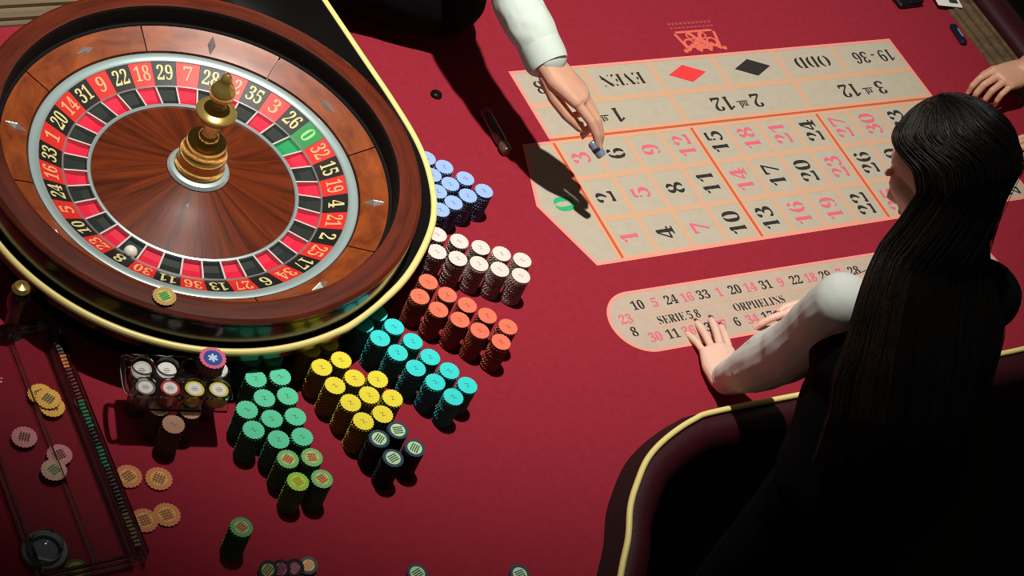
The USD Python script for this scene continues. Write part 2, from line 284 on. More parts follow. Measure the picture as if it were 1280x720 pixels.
def text_poly(txt, height, stencil=0.0, squeeze=1.0, track=0):
    """one flat shape, centred on the origin, reading along +x"""
    x, out = 0.0, []
    for ch in txt:
        if ch == ' ': x += 34; continue
        if ch == '-': out.append(sbox(x + 6, 30, x + 38, 41)); x += 44 + track; continue
        out.append(affinity.translate(glyph(ch, stencil), x, 0)); x += GLYPH[ch][0] + track
    g = union_all(out); k = height / 100.0
    b = g.bounds
    return affinity.scale(affinity.translate(g, -(b[0] + b[2]) / 2, -48), k * squeeze, k, origin=(0, 0))
def placed(g, x, y, ang): return affinity.translate(affinity.rotate(g, math.degrees(ang), origin=(0, 0)), x, y)

# ================================================================ THE SETTING
def struct(name, mesh, mat, label=None, smooth=False):
    m = usdkit.mesh(stage, '/World/' + name, mesh, mat, smooth=smooth); tag(m.GetPrim(), label, None, None, 'structure'); return m
struct('floor', slab(sbox(-4.5, -4.0, 5.0, 4.5), -0.05, 0.0), FLOORM, 'dark carpeted casino floor in deep shade')

# ================================================================ THE TABLE
B = 1.2336                                            # height of a number cell in units
def P2(poly): return affinity.scale(poly, U, U, origin=(0, 0))     # plan polygon: layout units to metres
NEAR = [at(px, py, 0.5)[:2] for px, py in ((1280, 436), (1205, 451), (901.7, 513), (866.7, 525), (833, 548), (810, 573), (796.7, 603), (788, 633), (785, 673), (776, 718))]
near_path = smooth_path(np.array([(15.6, -4.40), (12.0, -4.43), NEAR[0], NEAR[1], (3.0, -4.5), *NEAR[2:], (-5.35, -8.6), (-5.9, -10.6)]), 8)
felt_edge = [(15.1, 8.5), (15.1, -4.2), *[tuple(p) for p in (near_path[10:] + np.array([-0.12, 0.12]))], (-18, -10.6), (-18, 8.5)]
felt_poly = Polygon(felt_edge).buffer(0)
table = Thing('roulette_table', 'long casino table in crimson felt with a beige betting layout and gold-edged rim', 'gaming table', W(0, 0, 0))
TL = lambda m: m                                       # table parts are given about the felt's origin
felt = table.part('felt', slab(P2(felt_poly), -0.02, 0.0), FELT, smooth=False, label='crimson felt cloth')
body = P2(felt_poly.union(Polygon([(15, -4.2), (16.9, -4.2), (16.9, 9.5), (15, 9.5)])).union(sbox(-18, 8, 16.9, 9.6)))
table.part('apron', slab(body.buffer(-0.04), -0.22, -0.02), BLACKL, smooth=False)
for (u, v) in ((10, 2), (-2, 2), (-13, 2)):
    table.part('pedestal', slab(P2(sbox(u - 1.6, v - 1.6, u + 1.6, v + 1.6)).buffer(-0.02).buffer(0.02), -ZT, -0.22), BLACKL, smooth=30)

# printed layout -------------------------------------------------------------------------------------------------
def ink(name, poly, mat, z=0.0007, h=0.0003, label=None):
    return table.part(name, slab(P2(poly), z, z + h), mat, smooth=False, parent=felt, label=label)
zero = Polygon([(0, 0), (-0.75, 0), (-1.38, 1.5 * B), (-0.82, 3 * B - 0.03), (0, 3 * B - 0.03)])
outside = sbox(-0.05, 3 * B, 12.2, 4.82 * B)
numbers = sbox(0, 0, 13, 3 * B - 0.0)
field = union_all([zero, outside, sbox(0, 0, 13.0, 3 * B)])
ink('layout_field', field, FIELD, 0.0001, 0.0003, 'beige printed betting field')
ink('field_border', field.difference(field.buffer(-0.09)), RIM, 0.00055)
bands = [sbox(k - 0.07, 0, k + 0.07, 3 * B) for k in range(1, 13)] + [sbox(0, k * B - 0.08, 13, k * B + 0.08) for k in (1, 2)]
bands += [sbox(-0.05, 3.88 * B - 0.09, 12.2, 3.88 * B + 0.09)] + [sbox(k - 0.08, 3 * B, k + 0.08, 3.88 * B) for k in (4, 8)] + [sbox(k - 0.08, 3.88 * B, k + 0.08, 4.82 * B) for k in (2, 4, 6, 8, 10)]
bands += [sbox(-0.05, 3 * B - 0.15, 12.2, 3 * B + 0.15)] + [sbox(k - 0.13, 0, k + 0.13, 3 * B) for k in (0, 4, 8, 12)] + [sbox(0, 0, 13, 0.14)]
ink('cell_band', union_all(bands).intersection(field.buffer(-0.09)), BAND, 0.0004)
for k in (0, 4, 8, 12): ink('division_line', sbox(k - 0.035, 0.1, k + 0.035, 3 * B - 0.1), LINE, 0.0007)
ink('division_line', sbox(-0.05, 3 * B - 0.035, 12.2, 3 * B + 0.035), LINE, 0.0007)
REDS = {1, 3, 5, 7, 9, 12, 14, 16, 18, 19, 21, 23, 25, 27, 30, 32, 34, 36}
for n in range(1, 37):
    c, r = (n - 1) // 3, (n - 1) % 3
    ink('printed_number', placed(text_poly(str(n), 0.47, 5.4, 0.98), c + 0.5, (r + 0.5) * B, PI / 2), PINK if n in REDS else INK, 0.0007, 0.0003, 'printed number %d' % n)
ink('printed_number', placed(text_poly('0', 0.5, 5.4, 1.2), -0.64, 1.47 * B, PI / 2), GREEN, label='printed green zero')
for r in range(3):
    ink('printed_payout', placed(text_poly('2-1', 0.42, 3.0, 0.8), 12.5, (r + 0.42) * B, PI / 2), INK)
for t, u, w in (('1 - 18', 1.0, 0.8), ('EVEN', 2.95, 0.78), ('ODD', 9.06, 0.86), ('19 - 36', 11.2, 0.76)):
    ink('printed_word', placed(text_poly(t, 0.40, 4.6, w * 1.08), u, 4.35 * B, PI), INK, label='printed words ' + t)
for t, s, u in (('1', 'st', 1.6), ('2', 'nd', 5.85), ('3', 'rd', 10.05)):
    g = [affinity.translate(text_poly(t, 0.44, 4.6, 0.95), -0.62, 0), affinity.translate(text_poly(s, 0.19, 0, 0.9), -0.16, 0.12), sbox(-0.32, -0.02, 0.02, 0.01), affinity.translate(text_poly('12', 0.44, 4.6, 0.95), 0.46, 0)]
    ink('printed_word', placed(union_all(g), u, 3.46 * B, PI), INK, label='printed %s%s 12' % (t, s))
for u, m, l in ((4.95, REDD, 'red'), (7.04, INK, 'black')):
    ink('printed_diamond', Polygon([(u - 0.58, 4.35 * B), (u, 4.35 * B - 0.3), (u + 0.58, 4.35 * B), (u, 4.35 * B + 0.3)]), m, label=l + ' printed diamond')
# racetrack
tr = LineString([(-0.45, -1.63), (9.5, -1.72)]).buffer(0.83, quad_segs=24)
ink('track_field', tr, TRACKF, 0.0001, 0.0003, 'beige printed oval track')
ink('track_border', tr.difference(tr.buffer(-0.07)), RIM, 0.0004)
inner = LineString([(-0.1, -1.66), (9.5, -1.74)]).buffer(0.2, quad_segs=12)
ink('track_line', inner.difference(inner.buffer(-0.03)), BAND, 0.0004)
top_row = [5, 24, 16, 33, 1, 20, 14, 31, 9, 22, 18, 29, 7, 28]
for n, u, v in [(10, -0.34, -1.2), (23, -0.82, -1.5), (8, -0.8, -1.86), (30, -0.36, -2.08)] + [(n, 0.12 + 0.445 * i, -1.2 - 0.006 * i) for i, n in enumerate(top_row)] + [(n, 0.1 + 0.445 * i, -2.08) for i, n in enumerate([11, 36, 13, 27, 6, 34, 17, 25, 2, 21, 4, 19, 15, 32])]:
    ink('printed_number', affinity.translate(text_poly(str(n), 0.24, 3.4, 0.9), u, v), PINK if n in REDS else INK)
for t, u in (('SERIE 5 8', 0.5), ('ORPHELINS', 2.75)):
    ink('printed_word', affinity.translate(text_poly(t, 0.22, 4.0, 0.8), u, -1.68 - 0.01 * u), INK, label='printed word ' + t)
# crest and the faint line of print above it
def ring_(x, y, r, w): return Point(x, y).buffer(r).difference(Point(x, y).buffer(r - w))
cr = [ring_(-0.36, 0.05, 0.17, 0.06), ring_(0.36, 0.05, 0.17, 0.06), ring_(-0.18, -0.2, 0.13, 0.05), ring_(0.2, -0.2, 0.13, 0.05), ring_(0, 0.08, 0.2, 0.07),
      LineString([(-0.62, -0.28), (-0.5, 0.28), (-0.3, 0.1), (-0.16, 0.33), (0, 0.12), (0.16, 0.33), (0.3, 0.1), (0.5, 0.28), (0.62, -0.28)]).buffer(0.045),
      LineString([(-0.55, -0.36), (0.55, -0.36)]).buffer(0.04), LineString([(-0.18, -0.3), (0.22, 0.26)]).buffer(0.05), LineString([(0.2, -0.3), (-0.2, 0.2)]).buffer(0.05), Point(-0.62, 0.3).buffer(0.07), Point(0.62, 0.3).buffer(0.07)]
ink('printed_crest', placed(union_all(cr), 5.98, 6.42, PI), CREST, label='coral printed crest with scrolls')
for u in np.arange(5.32, 6.75, 0.13):
    ink('printed_flourish', union_all([sbox(u, 7.04, u + 0.09, 7.13), sbox(u, 6.9, u + 0.09, 6.97)]), FAINT)

# rims ------------------------------------------------------------------------------------------------------------
nm = near_path * U
table.part('armrest', sweep_strip(nm, [(0.006, -0.05), (0.006, 0.043), (0.02, 0.046), (0.038, 0.041), (0.052, 0.026), (0.06, 0.0), (0.06, -0.05)]), LEATHER, smooth=60, label='padded burgundy leather armrest')
table.part('armrest_lining', sweep_strip(nm, [(-0.03, 0.0002), (-0.012, 0.03), (-0.004, 0.042), (0.008, 0.042), (0.008, 0.0002)]), pbr('lining', (26, 9, 8), 0.6), smooth=40)
table.part('armrest_trim', tube(np.c_[nm, np.full(len(nm), 0.0475)], 0.0062, 10), GOLD, smooth=True, label='gold piping')
far_path = np.array([(15.0, -4.2), (15.02, 0), (15.05, 4), (15.08, 7.6), *[(14.48 + 0.6 * math.cos(a), 7.85 + 0.6 * math.sin(a)) for a in np.linspace(0.2, PI / 2, 6)], (13.0, 8.45), (0, 8.45), (-18, 8.45)]) * U
for k in range(8):
    o, h = -0.012 * k, 0.004 + 0.0045 * ((k * 2) % 3)
    table.part('moulding_strip', sweep_strip(far_path, [(o, 0.0003), (o - 0.001, h), (o - 0.0105, h + 0.002), (o - 0.0115, 0.0003)]), WMOULD, smooth=False)
table.part('rim_cushion', sweep_strip(far_path, [(-0.098, -0.04), (-0.098, 0.02), (-0.115, 0.04), (-0.15, 0.046), (-0.19, 0.035), (-0.21, 0.0), (-0.2, -0.04)]), LEATHER, smooth=60, label='padded burgundy leather cushion')

# raised shelf that carries the wheel
CX, CY = -9.35, 2.89
front = [(CX + 4.52 * math.cos(a), CY + 4.52 * math.sin(a)) for a in np.radians(np.arange(-172, -64, 8))]
shelf_out = smooth_path(np.array([(-8.3, 8.1), (-9.2, 7.5), *[(CX + 4.52 * math.cos(a), CY + 4.52 * math.sin(a)) for a in np.radians(np.arange(100, 182, 10))], *front, (-6.4, -0.61), (-5.48, 0.2), (-4.85, 1.02), (-4.48, 2.0), (-4.33, 3.0), (-4.37, 4.2), (-4.5, 5.6), (-4.66, 7.36), (-4.72, 8.1)]), 5)
shelf = Polygon(shelf_out).buffer(0)
hole = Point(CX, CY).buffer(3.95, quad_segs=24)
table.part('wheel_shelf', slab(P2(shelf.difference(hole)), 0.97 * U, 1.27 * U), BLACKL, smooth=30, label='black lacquered shelf around the wheel')
table.part('shelf_base', slab(P2(shelf.buffer(-0.55).union(Point(CX, CY).buffer(4.02)).difference(hole)), 0.0002, 0.97 * U), MATTE, smooth=30)
table.part('shelf_trim', tube(np.c_[shelf_out * U, np.full(len(shelf_out), 1.24 * U)], 0.0072, 10), GOLD, smooth=True, label='gold edging of the shelf')

# ================================================================ THE WHEEL
wz = 0.30
wheel = Thing('roulette_wheel', 'large mahogany roulette wheel with silver rim and tall brass spindle', 'roulette wheel', W(CX, CY, wz))
def pf(pts): return [(r * U, (z - wz) * U) for r, z in pts]
wheel.part('bowl', lathe(pf([(3.90, 0.02), (3.92, 1.275), (4.34, 1.285), (4.36, 1.42), (4.36, 1.84), (4.40, 1.86), (4.40, 1.92), (4.33, 1.97), (4.02, 1.99), (3.93, 1.975), (3.93, 1.94), (3.96, 1.9), (3.96, 1.45), (3.3, 1.17), (3.3, 0.72), (0.05, 0.68), (0.05, 0.02)]), 160), WBOWL, smooth=30)
wheel.part('bowl_skirt', lathe(pf([(4.365, 1.285), (4.40, 1.3), (4.41, 1.42), (4.405, 1.8), (4.39, 1.845), (4.365, 1.845)]), 160), BLACKL, smooth=40, label='black lacquered skirt')
wheel.part('ball_track', lathe(pf([(3.955, 1.92), (3.955, 1.46), (3.86, 1.46), (3.84, 1.5), (3.86, 1.52), (3.9, 1.53), (3.91, 1.6), (3.895, 1.9), (3.91, 1.935)]), 160), MATTE, smooth=30, label='black ball track wall with the lip shade put into its colour')  # shade under the rim lip is put into this wall's black
for k in range(8):
    a = math.radians(-1.5 + 45 * k); g = 0.004
    wheel.part('apron_panel', lathe(pf([(3.31, 1.2), (3.31, 1.285), (3.5, 1.36), (3.7, 1.43), (3.84, 1.485), (3.84, 1.42)]), 14, a + g, a + math.radians(45) - g), WAPRON[k % 3], smooth=30)
for k in range(8):
    a = math.radians(20.5 + 45 * k); lw = (0.2, 0.075) if k % 2 else (0.075, 0.2)
    d = Manifold.batch_hull([Manifold.sphere(0.012 * U, 8).translate(p) for p in [(lw[0] * U, 0, 0), (-lw[0] * U, 0, 0), (0, lw[1] * U, 0), (0, -lw[1] * U, 0), (0, 0, 0.07 * U)]])
    d = d.rotate([0, -20, 0]).translate([3.56 * U, 0, (1.385 - wz) * U]).rotate([0, 0, math.degrees(a)])
    wheel.part('deflector', d, CHROME, smooth=False, label='diamond-shaped metal deflector')
wheel.part('rim_ring', lathe(pf([(3.08, 1.12), (3.07, 1.215), (3.1, 1.245), (3.2, 1.27), (3.27, 1.255), (3.29, 1.2), (3.29, 1.12)]), 160), SILVER, smooth=40, label='silver ring')
ORDER = [0, 32, 15, 19, 4, 21, 2, 25, 17, 34, 6, 27, 13, 36, 11, 30, 8, 23, 10, 5, 24, 16, 33, 1, 20, 14, 31, 9, 22, 18, 29, 7, 28, 12, 35, 3, 26]
PITCH = 2 * PI / 37
slope = math.atan2(0.22, 0.48)
for i, n in enumerate(ORDER):
    a = math.radians(15.0) - i * PITCH
    kind = 'green' if n == 0 else ('red' if n in REDS else 'black')
    pl = wheel.part('number_plate', lathe(pf([(2.6, 0.985), (3.07, 1.2), (3.07, 1.12), (2.6, 0.9)]), 4, a - PITCH * 0.494, a + PITCH * 0.494), {'red': PLATER, 'black': PLATEB, 'green': PLATEG}[kind], smooth=False, label='%s plate numbered %d' % (kind, n))
    g = slab(text_poly(str(n), 0.32 * U, 0, 0.7 if n > 9 else 0.85), 0, 0.0006)
    rad, tan = np.array([math.cos(a), math.sin(a), 0]), np.array([math.sin(a), -math.cos(a), 0])
    yy = rad * math.cos(slope) + np.array([0, 0, math.sin(slope)]); zz = np.cross(tan, yy)
    g.vertices = g.vertices @ np.stack([tan, yy, zz]) + rad * 2.85 * U + np.array([0, 0, (0.985 + 0.25 * 0.4583 - wz + 0.004) * U])
    wheel.part('plate_digits', g, DIGR if kind == 'red' else (pbr('digit_mint', (150, 226, 130), 0.5) if n == 0 else CREAM), smooth=False, parent=pl)
    wheel.part('pocket', lathe(pf([(2.1, 0.76), (2.1, 0.85), (2.3, 0.84), (2.58, 0.88), (2.58, 0.76)]), 4, a - PITCH * 0.5, a + PITCH * 0.5), {'red': POCKR, 'black': POCKB, 'green': POCKG}[kind], smooth=False, label='%s pocket' % kind)
    f = trimesh.creation.box([0.47 * U, 0.035 * U, 0.12 * U]); f.apply_translation([2.345 * U, 0, (0.905 - wz) * U])
    f.apply_transform(trimesh.transformations.rotation_matrix(a - PITCH / 2, [0, 0, 1]))
    wheel.part('fret', f, FRETM, smooth=False)
wheel.part('plate_ring', lathe(pf([(2.565, 0.86), (2.565, 0.985), (2.585, 1.0), (2.605, 0.985), (2.605, 0.86)]), 120), CHROME, smooth=40)
wheel.part('cone_ring', lathe(pf([(2.04, 0.78), (2.04, 0.95), (2.07, 0.975), (2.11, 0.965), (2.125, 0.93), (2.125, 0.78)]), 120), SILVER, smooth=40)
wheel.part('cone', lathe(pf([(0.1, 0.78), (2.035, 0.78), (2.035, 0.94), (1.6, 1.03), (1.1, 1.14), (0.6, 1.28), (0.1, 1.33)]), 120), WCONE, smooth=40, label='polished wooden cone with radial grain')
wheel.part('spindle_base', lathe(pf([(0.3, 1.25), (0.6, 1.27), (0.62, 1.3), (0.58, 1.37), (0.48, 1.40), (0.3, 1.40)]), 64), SILVER, smooth=40)
wheel.part('spindle_drum', lathe(pf([(0.2, 1.38), (0.47, 1.39), (0.5, 1.44), (0.47, 1.5), (0.455, 1.56), (0.46, 1.7), (0.48, 1.76), (0.46, 1.82), (0.42, 1.86), (0.40, 1.98), (0.41, 2.04), (0.385, 2.1), (0.33, 2.12), (0.2, 2.12)]), 64), BRASS, smooth=40)
wheel.part('spindle_collar', lathe(pf([(0.05, 2.1), (0.2, 2.1), (0.21, 2.2), (0.19, 2.27), (0.15, 2.3), (0.14, 2.62), (0.05, 2.62)]), 48), BRASS, smooth=40)
wheel.part('spindle_cup', lathe(pf([(0.05, 2.58), (0.14, 2.6), (0.3, 2.72), (0.385, 2.84), (0.4, 2.9), (0.38, 2.93), (0.3, 2.96), (0.2, 3.0), (0.05, 3.02)]), 64), BRASS, smooth=40)
wheel.part('spindle_finial', lathe(pf([(0.02, 3.0), (0.15, 3.0), (0.16, 3.06), (0.12, 3.12), (0.14, 3.18), (0.22, 3.28), (0.25, 3.38), (0.235, 3.48), (0.17, 3.6), (0.12, 3.68), (0.115, 3.74), (0.1, 3.8), (0.06, 3.86), (0.02, 3.88)]), 48), BRASS, smooth=40)
bp = W(*at(163, 315, 0.98))
rb = Thing('roulette_ball', 'small ivory roulette ball resting in the black pocket numbered 8', 'ball', bp - [0, 0, 0.0125])
rb.part('sphere', trimesh.creation.icosphere(3, 0.0125).apply_translation([0, 0, 0.0125]), IVORY, smooth=True)

# ================================================================ THE CHIPS
CH_R, CH_T, CH_N = 0.0194, 0.00367, 20
def chip_outline(r, teeth=20, depth=0.075):
    a = np.linspace(0, 2 * PI, teeth * 4, endpoint=False)
    k = np.where((np.arange(len(a)) % 4) < 3, 1.0, 1.0 - depth)
    return Polygon(np.stack([r * k * np.cos(a), r * k * np.sin(a)], 1))
def chip_body(r, t):
    o = chip_outline(r); b = slab(o, 0.0004, t - 0.0004)
    return trimesh.util.concatenate([b, slab(Point(0, 0).buffer(r * 0.9, quad_segs=8), 0, t)])
EMB = LineString([(-0.5, 0.62), (0.05, 0.42), (0.3, 0.5), (0.02, 0.0), (-0.3, -0.5), (0.0, -0.4), (0.5, -0.55)]).buffer(0.065)
EMB = affinity.scale(EMB, 0.0075, 0.0075, origin=(0, 0))
def chip_kind(name, label, category, rgb, loc, rz, style='mark', r=CH_R, t=CH_T, face=None, ink_rgb=(40, 40, 36), group=None, rim=None):
    c = Thing(name, label, category, loc, rz, group)
    cc = rim or rgb
    c.part('chip_body', chip_body(r, t), pbr(name + '_shaded_edge', tuple(int(x * 0.22) for x in cc), 0.7, specular_ior_level=0.2), smooth=False, label='ribbed edge with shade painted into its darker colour')  # side colour darkened to stand in for shade down the stacks
    c.part('chip_face', slab(chip_outline(r * 1.003), t - 0.0006, t + 0.0001), pbr(name + '_body', cc, 0.55), smooth=False)
    if style == 'mark':
        c.part('printed_mark', slab(EMB, t + 0.0001, t + 0.0003), pbr(name + '_ink', tuple(int(x * 0.55) for x in rgb), 0.6), smooth=False)
    else:
        fd = c.part('chip_centre', slab(Point(0, 0).buffer(r * (0.62 if style == 'lattice' else 0.7), quad_segs=8), t + 0.0001, t + 0.0004), pbr(name + '_face', face, 0.55), smooth=False)
        q = r * 0.62
        bars = [sbox(-q * 0.75, y - q * 0.09, q * 0.75, y + q * 0.09) for y in (-q * 0.5, -q * 0.17, q * 0.17, q * 0.5)]
        if style == 'lattice': bars += [sbox(x - q * 0.09, -q * 0.75, x + q * 0.09, q * 0.75) for x in (-q * 0.35, 0, q * 0.35)]
        if style == 'star': bars = [affinity.rotate(sbox(-q * 0.6, -q * 0.14, q * 0.6, q * 0.14), k * 60, origin=(0, 0)) for k in range(3)]
        c.part('printed_lattice' if style != 'star' else 'printed_star', slab(union_all(bars), t + 0.0004, t + 0.0006), pbr(name + '_ink', ink_rgb, 0.6), smooth=False, parent=fd)
    return c
def relax(pts, d):
    p = np.array(pts, float)
    for _ in range(200):
        for i in range(len(p)):
            for j in range(i):
                w = p[i] - p[j]; L = np.linalg.norm(w)
                if L < d: p[i] += w / L * (d - L) / 2; p[j] -= w / L * (d - L) / 2
    return p
ORD = ['first', 'second', 'third', 'fourth', 'fifth', 'sixth']
BLOCKS = [
 ('blue', (152, 184, 240), [('in the blue row at the back', [(534, 198), (554.4, 209), (581.5, 223), (605, 238.5)]), ('in the middle blue row', [(542.6, 218.4), (561, 230), (585, 244.4)]), ('in the short front blue row', [(548.5, 238.5), (566.9, 253.3)]), ('between gold trim and pink chips', [(550.8, 262)])]),
 ('pale_pink', (250, 214, 204), [('facing the blue ones', [(547, 293), (574.5, 301.5), (601, 309.3), (626.8, 317), (653, 325)]), ('facing the orange ones', [(546.5, 314.5), (572.5, 323), (599, 329.5), (625, 336.5), (651.3, 344.5)])]),
 ('orange', (240, 114, 84), [('facing the pink ones', [(535.7, 352.3), (559.3, 368.3), (584.3, 381), (609.3, 394.3), (635, 408.3)]), ('facing the cyan ones', [(525, 370.7), (548.3, 386.7), (575, 399.3), (600, 413.3), (626.7, 427.3)])]),
 ('cyan', (44, 222, 218), [('facing the orange ones', [(472, 391), (492.7, 408.3), (516, 426.7), (537.7, 446), (561.7, 463.3), (584.3, 481.7)]), ('facing the yellow ones', [(455, 405), (475, 422.7), (497.3, 440.7), (520, 460), (544, 477.7), (566.7, 496)])]),
 ('yellow', (244, 226, 46), [('facing the green ones', [(388, 436), (402.3, 459), (419, 481.7), (438.3, 503.3), (454.3, 526.7)]), ('in the middle yellow row', [(411, 428), (426.7, 450), (443.3, 472.7), (461.7, 494), (478.3, 517.3)]), ('in the short row facing cyan', [(472.3, 474), (490.7, 497.7)])]),
 ('mint_green', (88, 220, 168), [('in the middle mint row', [(315, 446.7), (320, 473.3), (330.7, 497.7), (340, 523.3), (348.3, 549.3)]), ('facing the yellow ones', [(340, 446.7), (350.7, 470.7), (360, 495), (369.3, 520.7), (377.7, 546)]), ('on the tray side', [(309, 512.3), (317.3, 537.3)])]),
]
H = CH_N * CH_T / U
stacks = []                                            # (kind, row words, index, count, top pixel, style...)
for kind, rgb, rows in BLOCKS:
    for words, pts in rows:
        for i, q in enumerate(pts): stacks.append([kind, rgb, words, i, len(pts), at(*q, H)[:2]])
LAT = [('lime_lattice', (118, 196, 110), (214, 222, 120), (176, 78, 60), [('behind on the tray side', (360, 574)), ('behind on the yellow side', (390, 571.7)), ('in front on the yellow side', (402.7, 598.3))], 'lattice'),
       ('lime_yellow', (150, 214, 60), (224, 232, 40), (150, 160, 30), [('with the all-yellow face', (372.7, 601.7))], 'lattice'),
       ('navy_striped', (24, 62, 84), (200, 232, 176), (40, 84, 80), [('touching the yellow chips', (474, 548.3)), ('at the back beside the cyan chips', (497.3, 537.7)), ('at the front of the four', (491.7, 572.3)), ('standing out towards the open felt', (518.3, 560))], 'stripe')]
for kind, rgb, face, ink_, pts, style in LAT:
    for w, q in pts: stacks.append([kind, rgb, w, 0, 1, at(*q, H)[:2], face, ink_, style])
BROWN = [('brown', (172, 124, 92), w, 0, 1, at(*q, H)[:2]) for w, q in (('in front of the clear tray', (217, 530)), ('under the tray, mint chip side', (238, 512)), ('under the tray, clear box side', (199, 508)), ('deep under the tray by its handle', (180, 480)), ('deep under the tray beside the mint chips', (262, 484)))]
stacks += [list(b) for b in BROWN]
stacks.append(['green_lattice', (84, 168, 92), 'standing alone', 0, 1, at(302, 659, H)[:2], (206, 200, 104), (150, 86, 56), 'lattice'])
pos = relax([s[5] for s in stacks], 0.414)
first = {}
for s, p in zip(stacks, pos):
    kind, rgb, words, i, cnt = s[:5]
    colour = kind.replace('_', ' ')
    which = (ORD[i] + ' stack from the wheel, ' + words) if cnt > 1 else ('stack ' + words)
    if kind in ('lime_lattice',): which = 'hatched stack ' + words
    if kind == 'navy_striped': which = 'stack ' + words
    for k in range(CH_N):
        top = k == CH_N - 1
        label = ('%s chip topping the %s' if top else '%s chip inside the %s') % (colour, which)
        group = None if top else 'chips inside the %s %s' % (colour, which)
        j = rng.normal(0, 0.00025, 2)
        loc = W(*p) + [j[0], j[1], k * CH_T]
        rz = float(rng.uniform(-0.5, 0.5)) + 0.3
        if kind not in first:
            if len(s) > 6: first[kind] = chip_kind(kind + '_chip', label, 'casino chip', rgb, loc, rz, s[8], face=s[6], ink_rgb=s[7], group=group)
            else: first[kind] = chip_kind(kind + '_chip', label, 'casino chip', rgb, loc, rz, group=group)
        else: copy_of(first[kind], kind + '_chip', label, loc, rz, group)

# loose chips ------------------------------------------------------------------------------------------------------
LR = 0.0235
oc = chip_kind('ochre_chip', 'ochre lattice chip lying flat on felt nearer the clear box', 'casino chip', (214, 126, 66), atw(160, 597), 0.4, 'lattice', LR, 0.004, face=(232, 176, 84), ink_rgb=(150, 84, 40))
copy_of(oc, 'ochre_chip', 'ochre lattice chip lying flat on felt, farther from the clear box', atw(198, 600), 0.9)
copy_of(oc, 'ochre_chip', 'ochre lattice chip lying flat on felt towards the table corner, alone', atw(180, 652), 0.1)
copy_of(oc, 'ochre_chip', 'ochre lattice chip flat on felt overlapping none, below the other two by the box end', atw(208, 645), 0.1)
rimz = 1.985
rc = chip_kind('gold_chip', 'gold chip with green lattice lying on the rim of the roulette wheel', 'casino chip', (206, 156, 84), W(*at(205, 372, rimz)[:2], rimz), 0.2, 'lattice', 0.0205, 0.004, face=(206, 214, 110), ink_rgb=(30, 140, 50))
# dark chips leaning in a short row at the table's near edge
base = at(386, 706, 0.3)[:2]
for k, (col, fc, ik, lab) in enumerate((((34, 38, 52), (252, 206, 140), (214, 128, 40), 'navy chip with amber bars, upright end of the leaning row'), ((22, 28, 44), (148, 66, 74), (196, 140, 150), 'navy chip with rose bars, second in the leaning row'),
                                        ((22, 26, 44), (206, 96, 128), (60, 30, 50), 'navy chip with a pink face in the leaning row'), ((26, 44, 44), (196, 188, 120), (80, 90, 60), 'navy chip with a pale olive face, last in the leaning row'))):
    q = at((386, 368, 351, 335)[k], (706, 711, 712, 713)[k], 0.1)
    nm_ = ('amber_barred_chip', 'rose_barred_chip', 'pink_faced_chip', 'olive_faced_chip')[k]
    c = Thing(nm_, lab, 'casino chip', W(q[0], q[1], 0.0), PI + 0.55)
    bm = chip_body(0.0165, 0.004); fm = slab(Point(0, 0).buffer(0.0105, quad_segs=8), 0.004, 0.0043); st = slab(union_all([sbox(-0.0085, y - 0.001, 0.0085, y + 0.001) for y in (-0.0055, -0.0018, 0.0018, 0.0055)]), 0.0043, 0.0045)
    if k:
        T = trimesh.transformations.rotation_matrix(math.radians(34), [0, 1, 0]); T[2, 3] = 0.0168 * math.sin(math.radians(34)) + 0.001
    else:
        T = trimesh.transformations.rotation_matrix(math.radians(14), [0, 1, 0]); T[2, 3] = 0.0168 * math.sin(math.radians(14)) + 0.001
    for m_, nm2, cl in ((bm, 'chip_body', col), (fm, 'chip_face', fc), (st, 'printed_bars', ik)):
        m_.apply_transform(T); c.part(nm2, m_, pbr(nm_ + '_' + nm2, cl, 0.55), smooth=False)
copy_of(first['navy_striped'], 'navy_striped_chip', 'navy striped chip on the near felt edge, closer to the wheel', atw(521, 718, 0.0), 0.3)
copy_of(first['navy_striped'], 'navy_striped_chip', 'navy striped chip on the near felt edge, closer to the padded armrest', atw(649, 719, 0.0), 0.1)

# ================================================================ CLEAR CHIP TRAY WITH ITS MARKERS
TZ, TB = 1.22, 0.778                                   # the tray stands on brown stacks: top and foot heights in units
c4 = np.array([at(167, 492, TZ)[:2], at(290, 496, TZ)[:2], at(283, 447, TZ)[:2], at(167, 447, TZ)[:2]])
o = c4.mean(0); ex = (c4[1] - c4[0]); Lx = np.linalg.norm(ex); ex = ex / Lx; ang = math.atan2(ex[1], ex[0]); Ly = 0.92
tray = Thing('chip_tray', 'clear acrylic marker tray with eight round wells and an end handle', 'chip tray', W(*o, TB), ang)
TH = (TZ - TB) * U
lx, ly = Lx * U, Ly * U
wells = [(-0.375 + 0.25 * i, (-0.25, 0.25)[j]) for j in (0, 1) for i in range(4)]
plate = sbox(-lx / 2, -ly / 2, lx / 2, ly / 2).buffer(-0.004).buffer(0.004)
wr = 0.0190
holes = union_all([Point(x * lx, y * ly).buffer(wr, quad_segs=10) for x, y in wells])
tray.part('top_plate', slab(plate.difference(holes), TH - 0.0055, TH), CLEAR, smooth=30)
tray.part('foot_plate', slab(plate, 0.0005, 0.006), CLEAR, smooth=30)
for x, y in wells:
    t_ = lathe([(wr + 0.0002, 0.0062), (wr + 0.0018, 0.0062), (wr + 0.0018, TH - 0.0057), (wr + 0.0002, TH - 0.0057)], 28); t_.apply_translation([x * lx, y * ly, 0])
    tray.part('well_tube', t_, CLEAR, smooth=40)
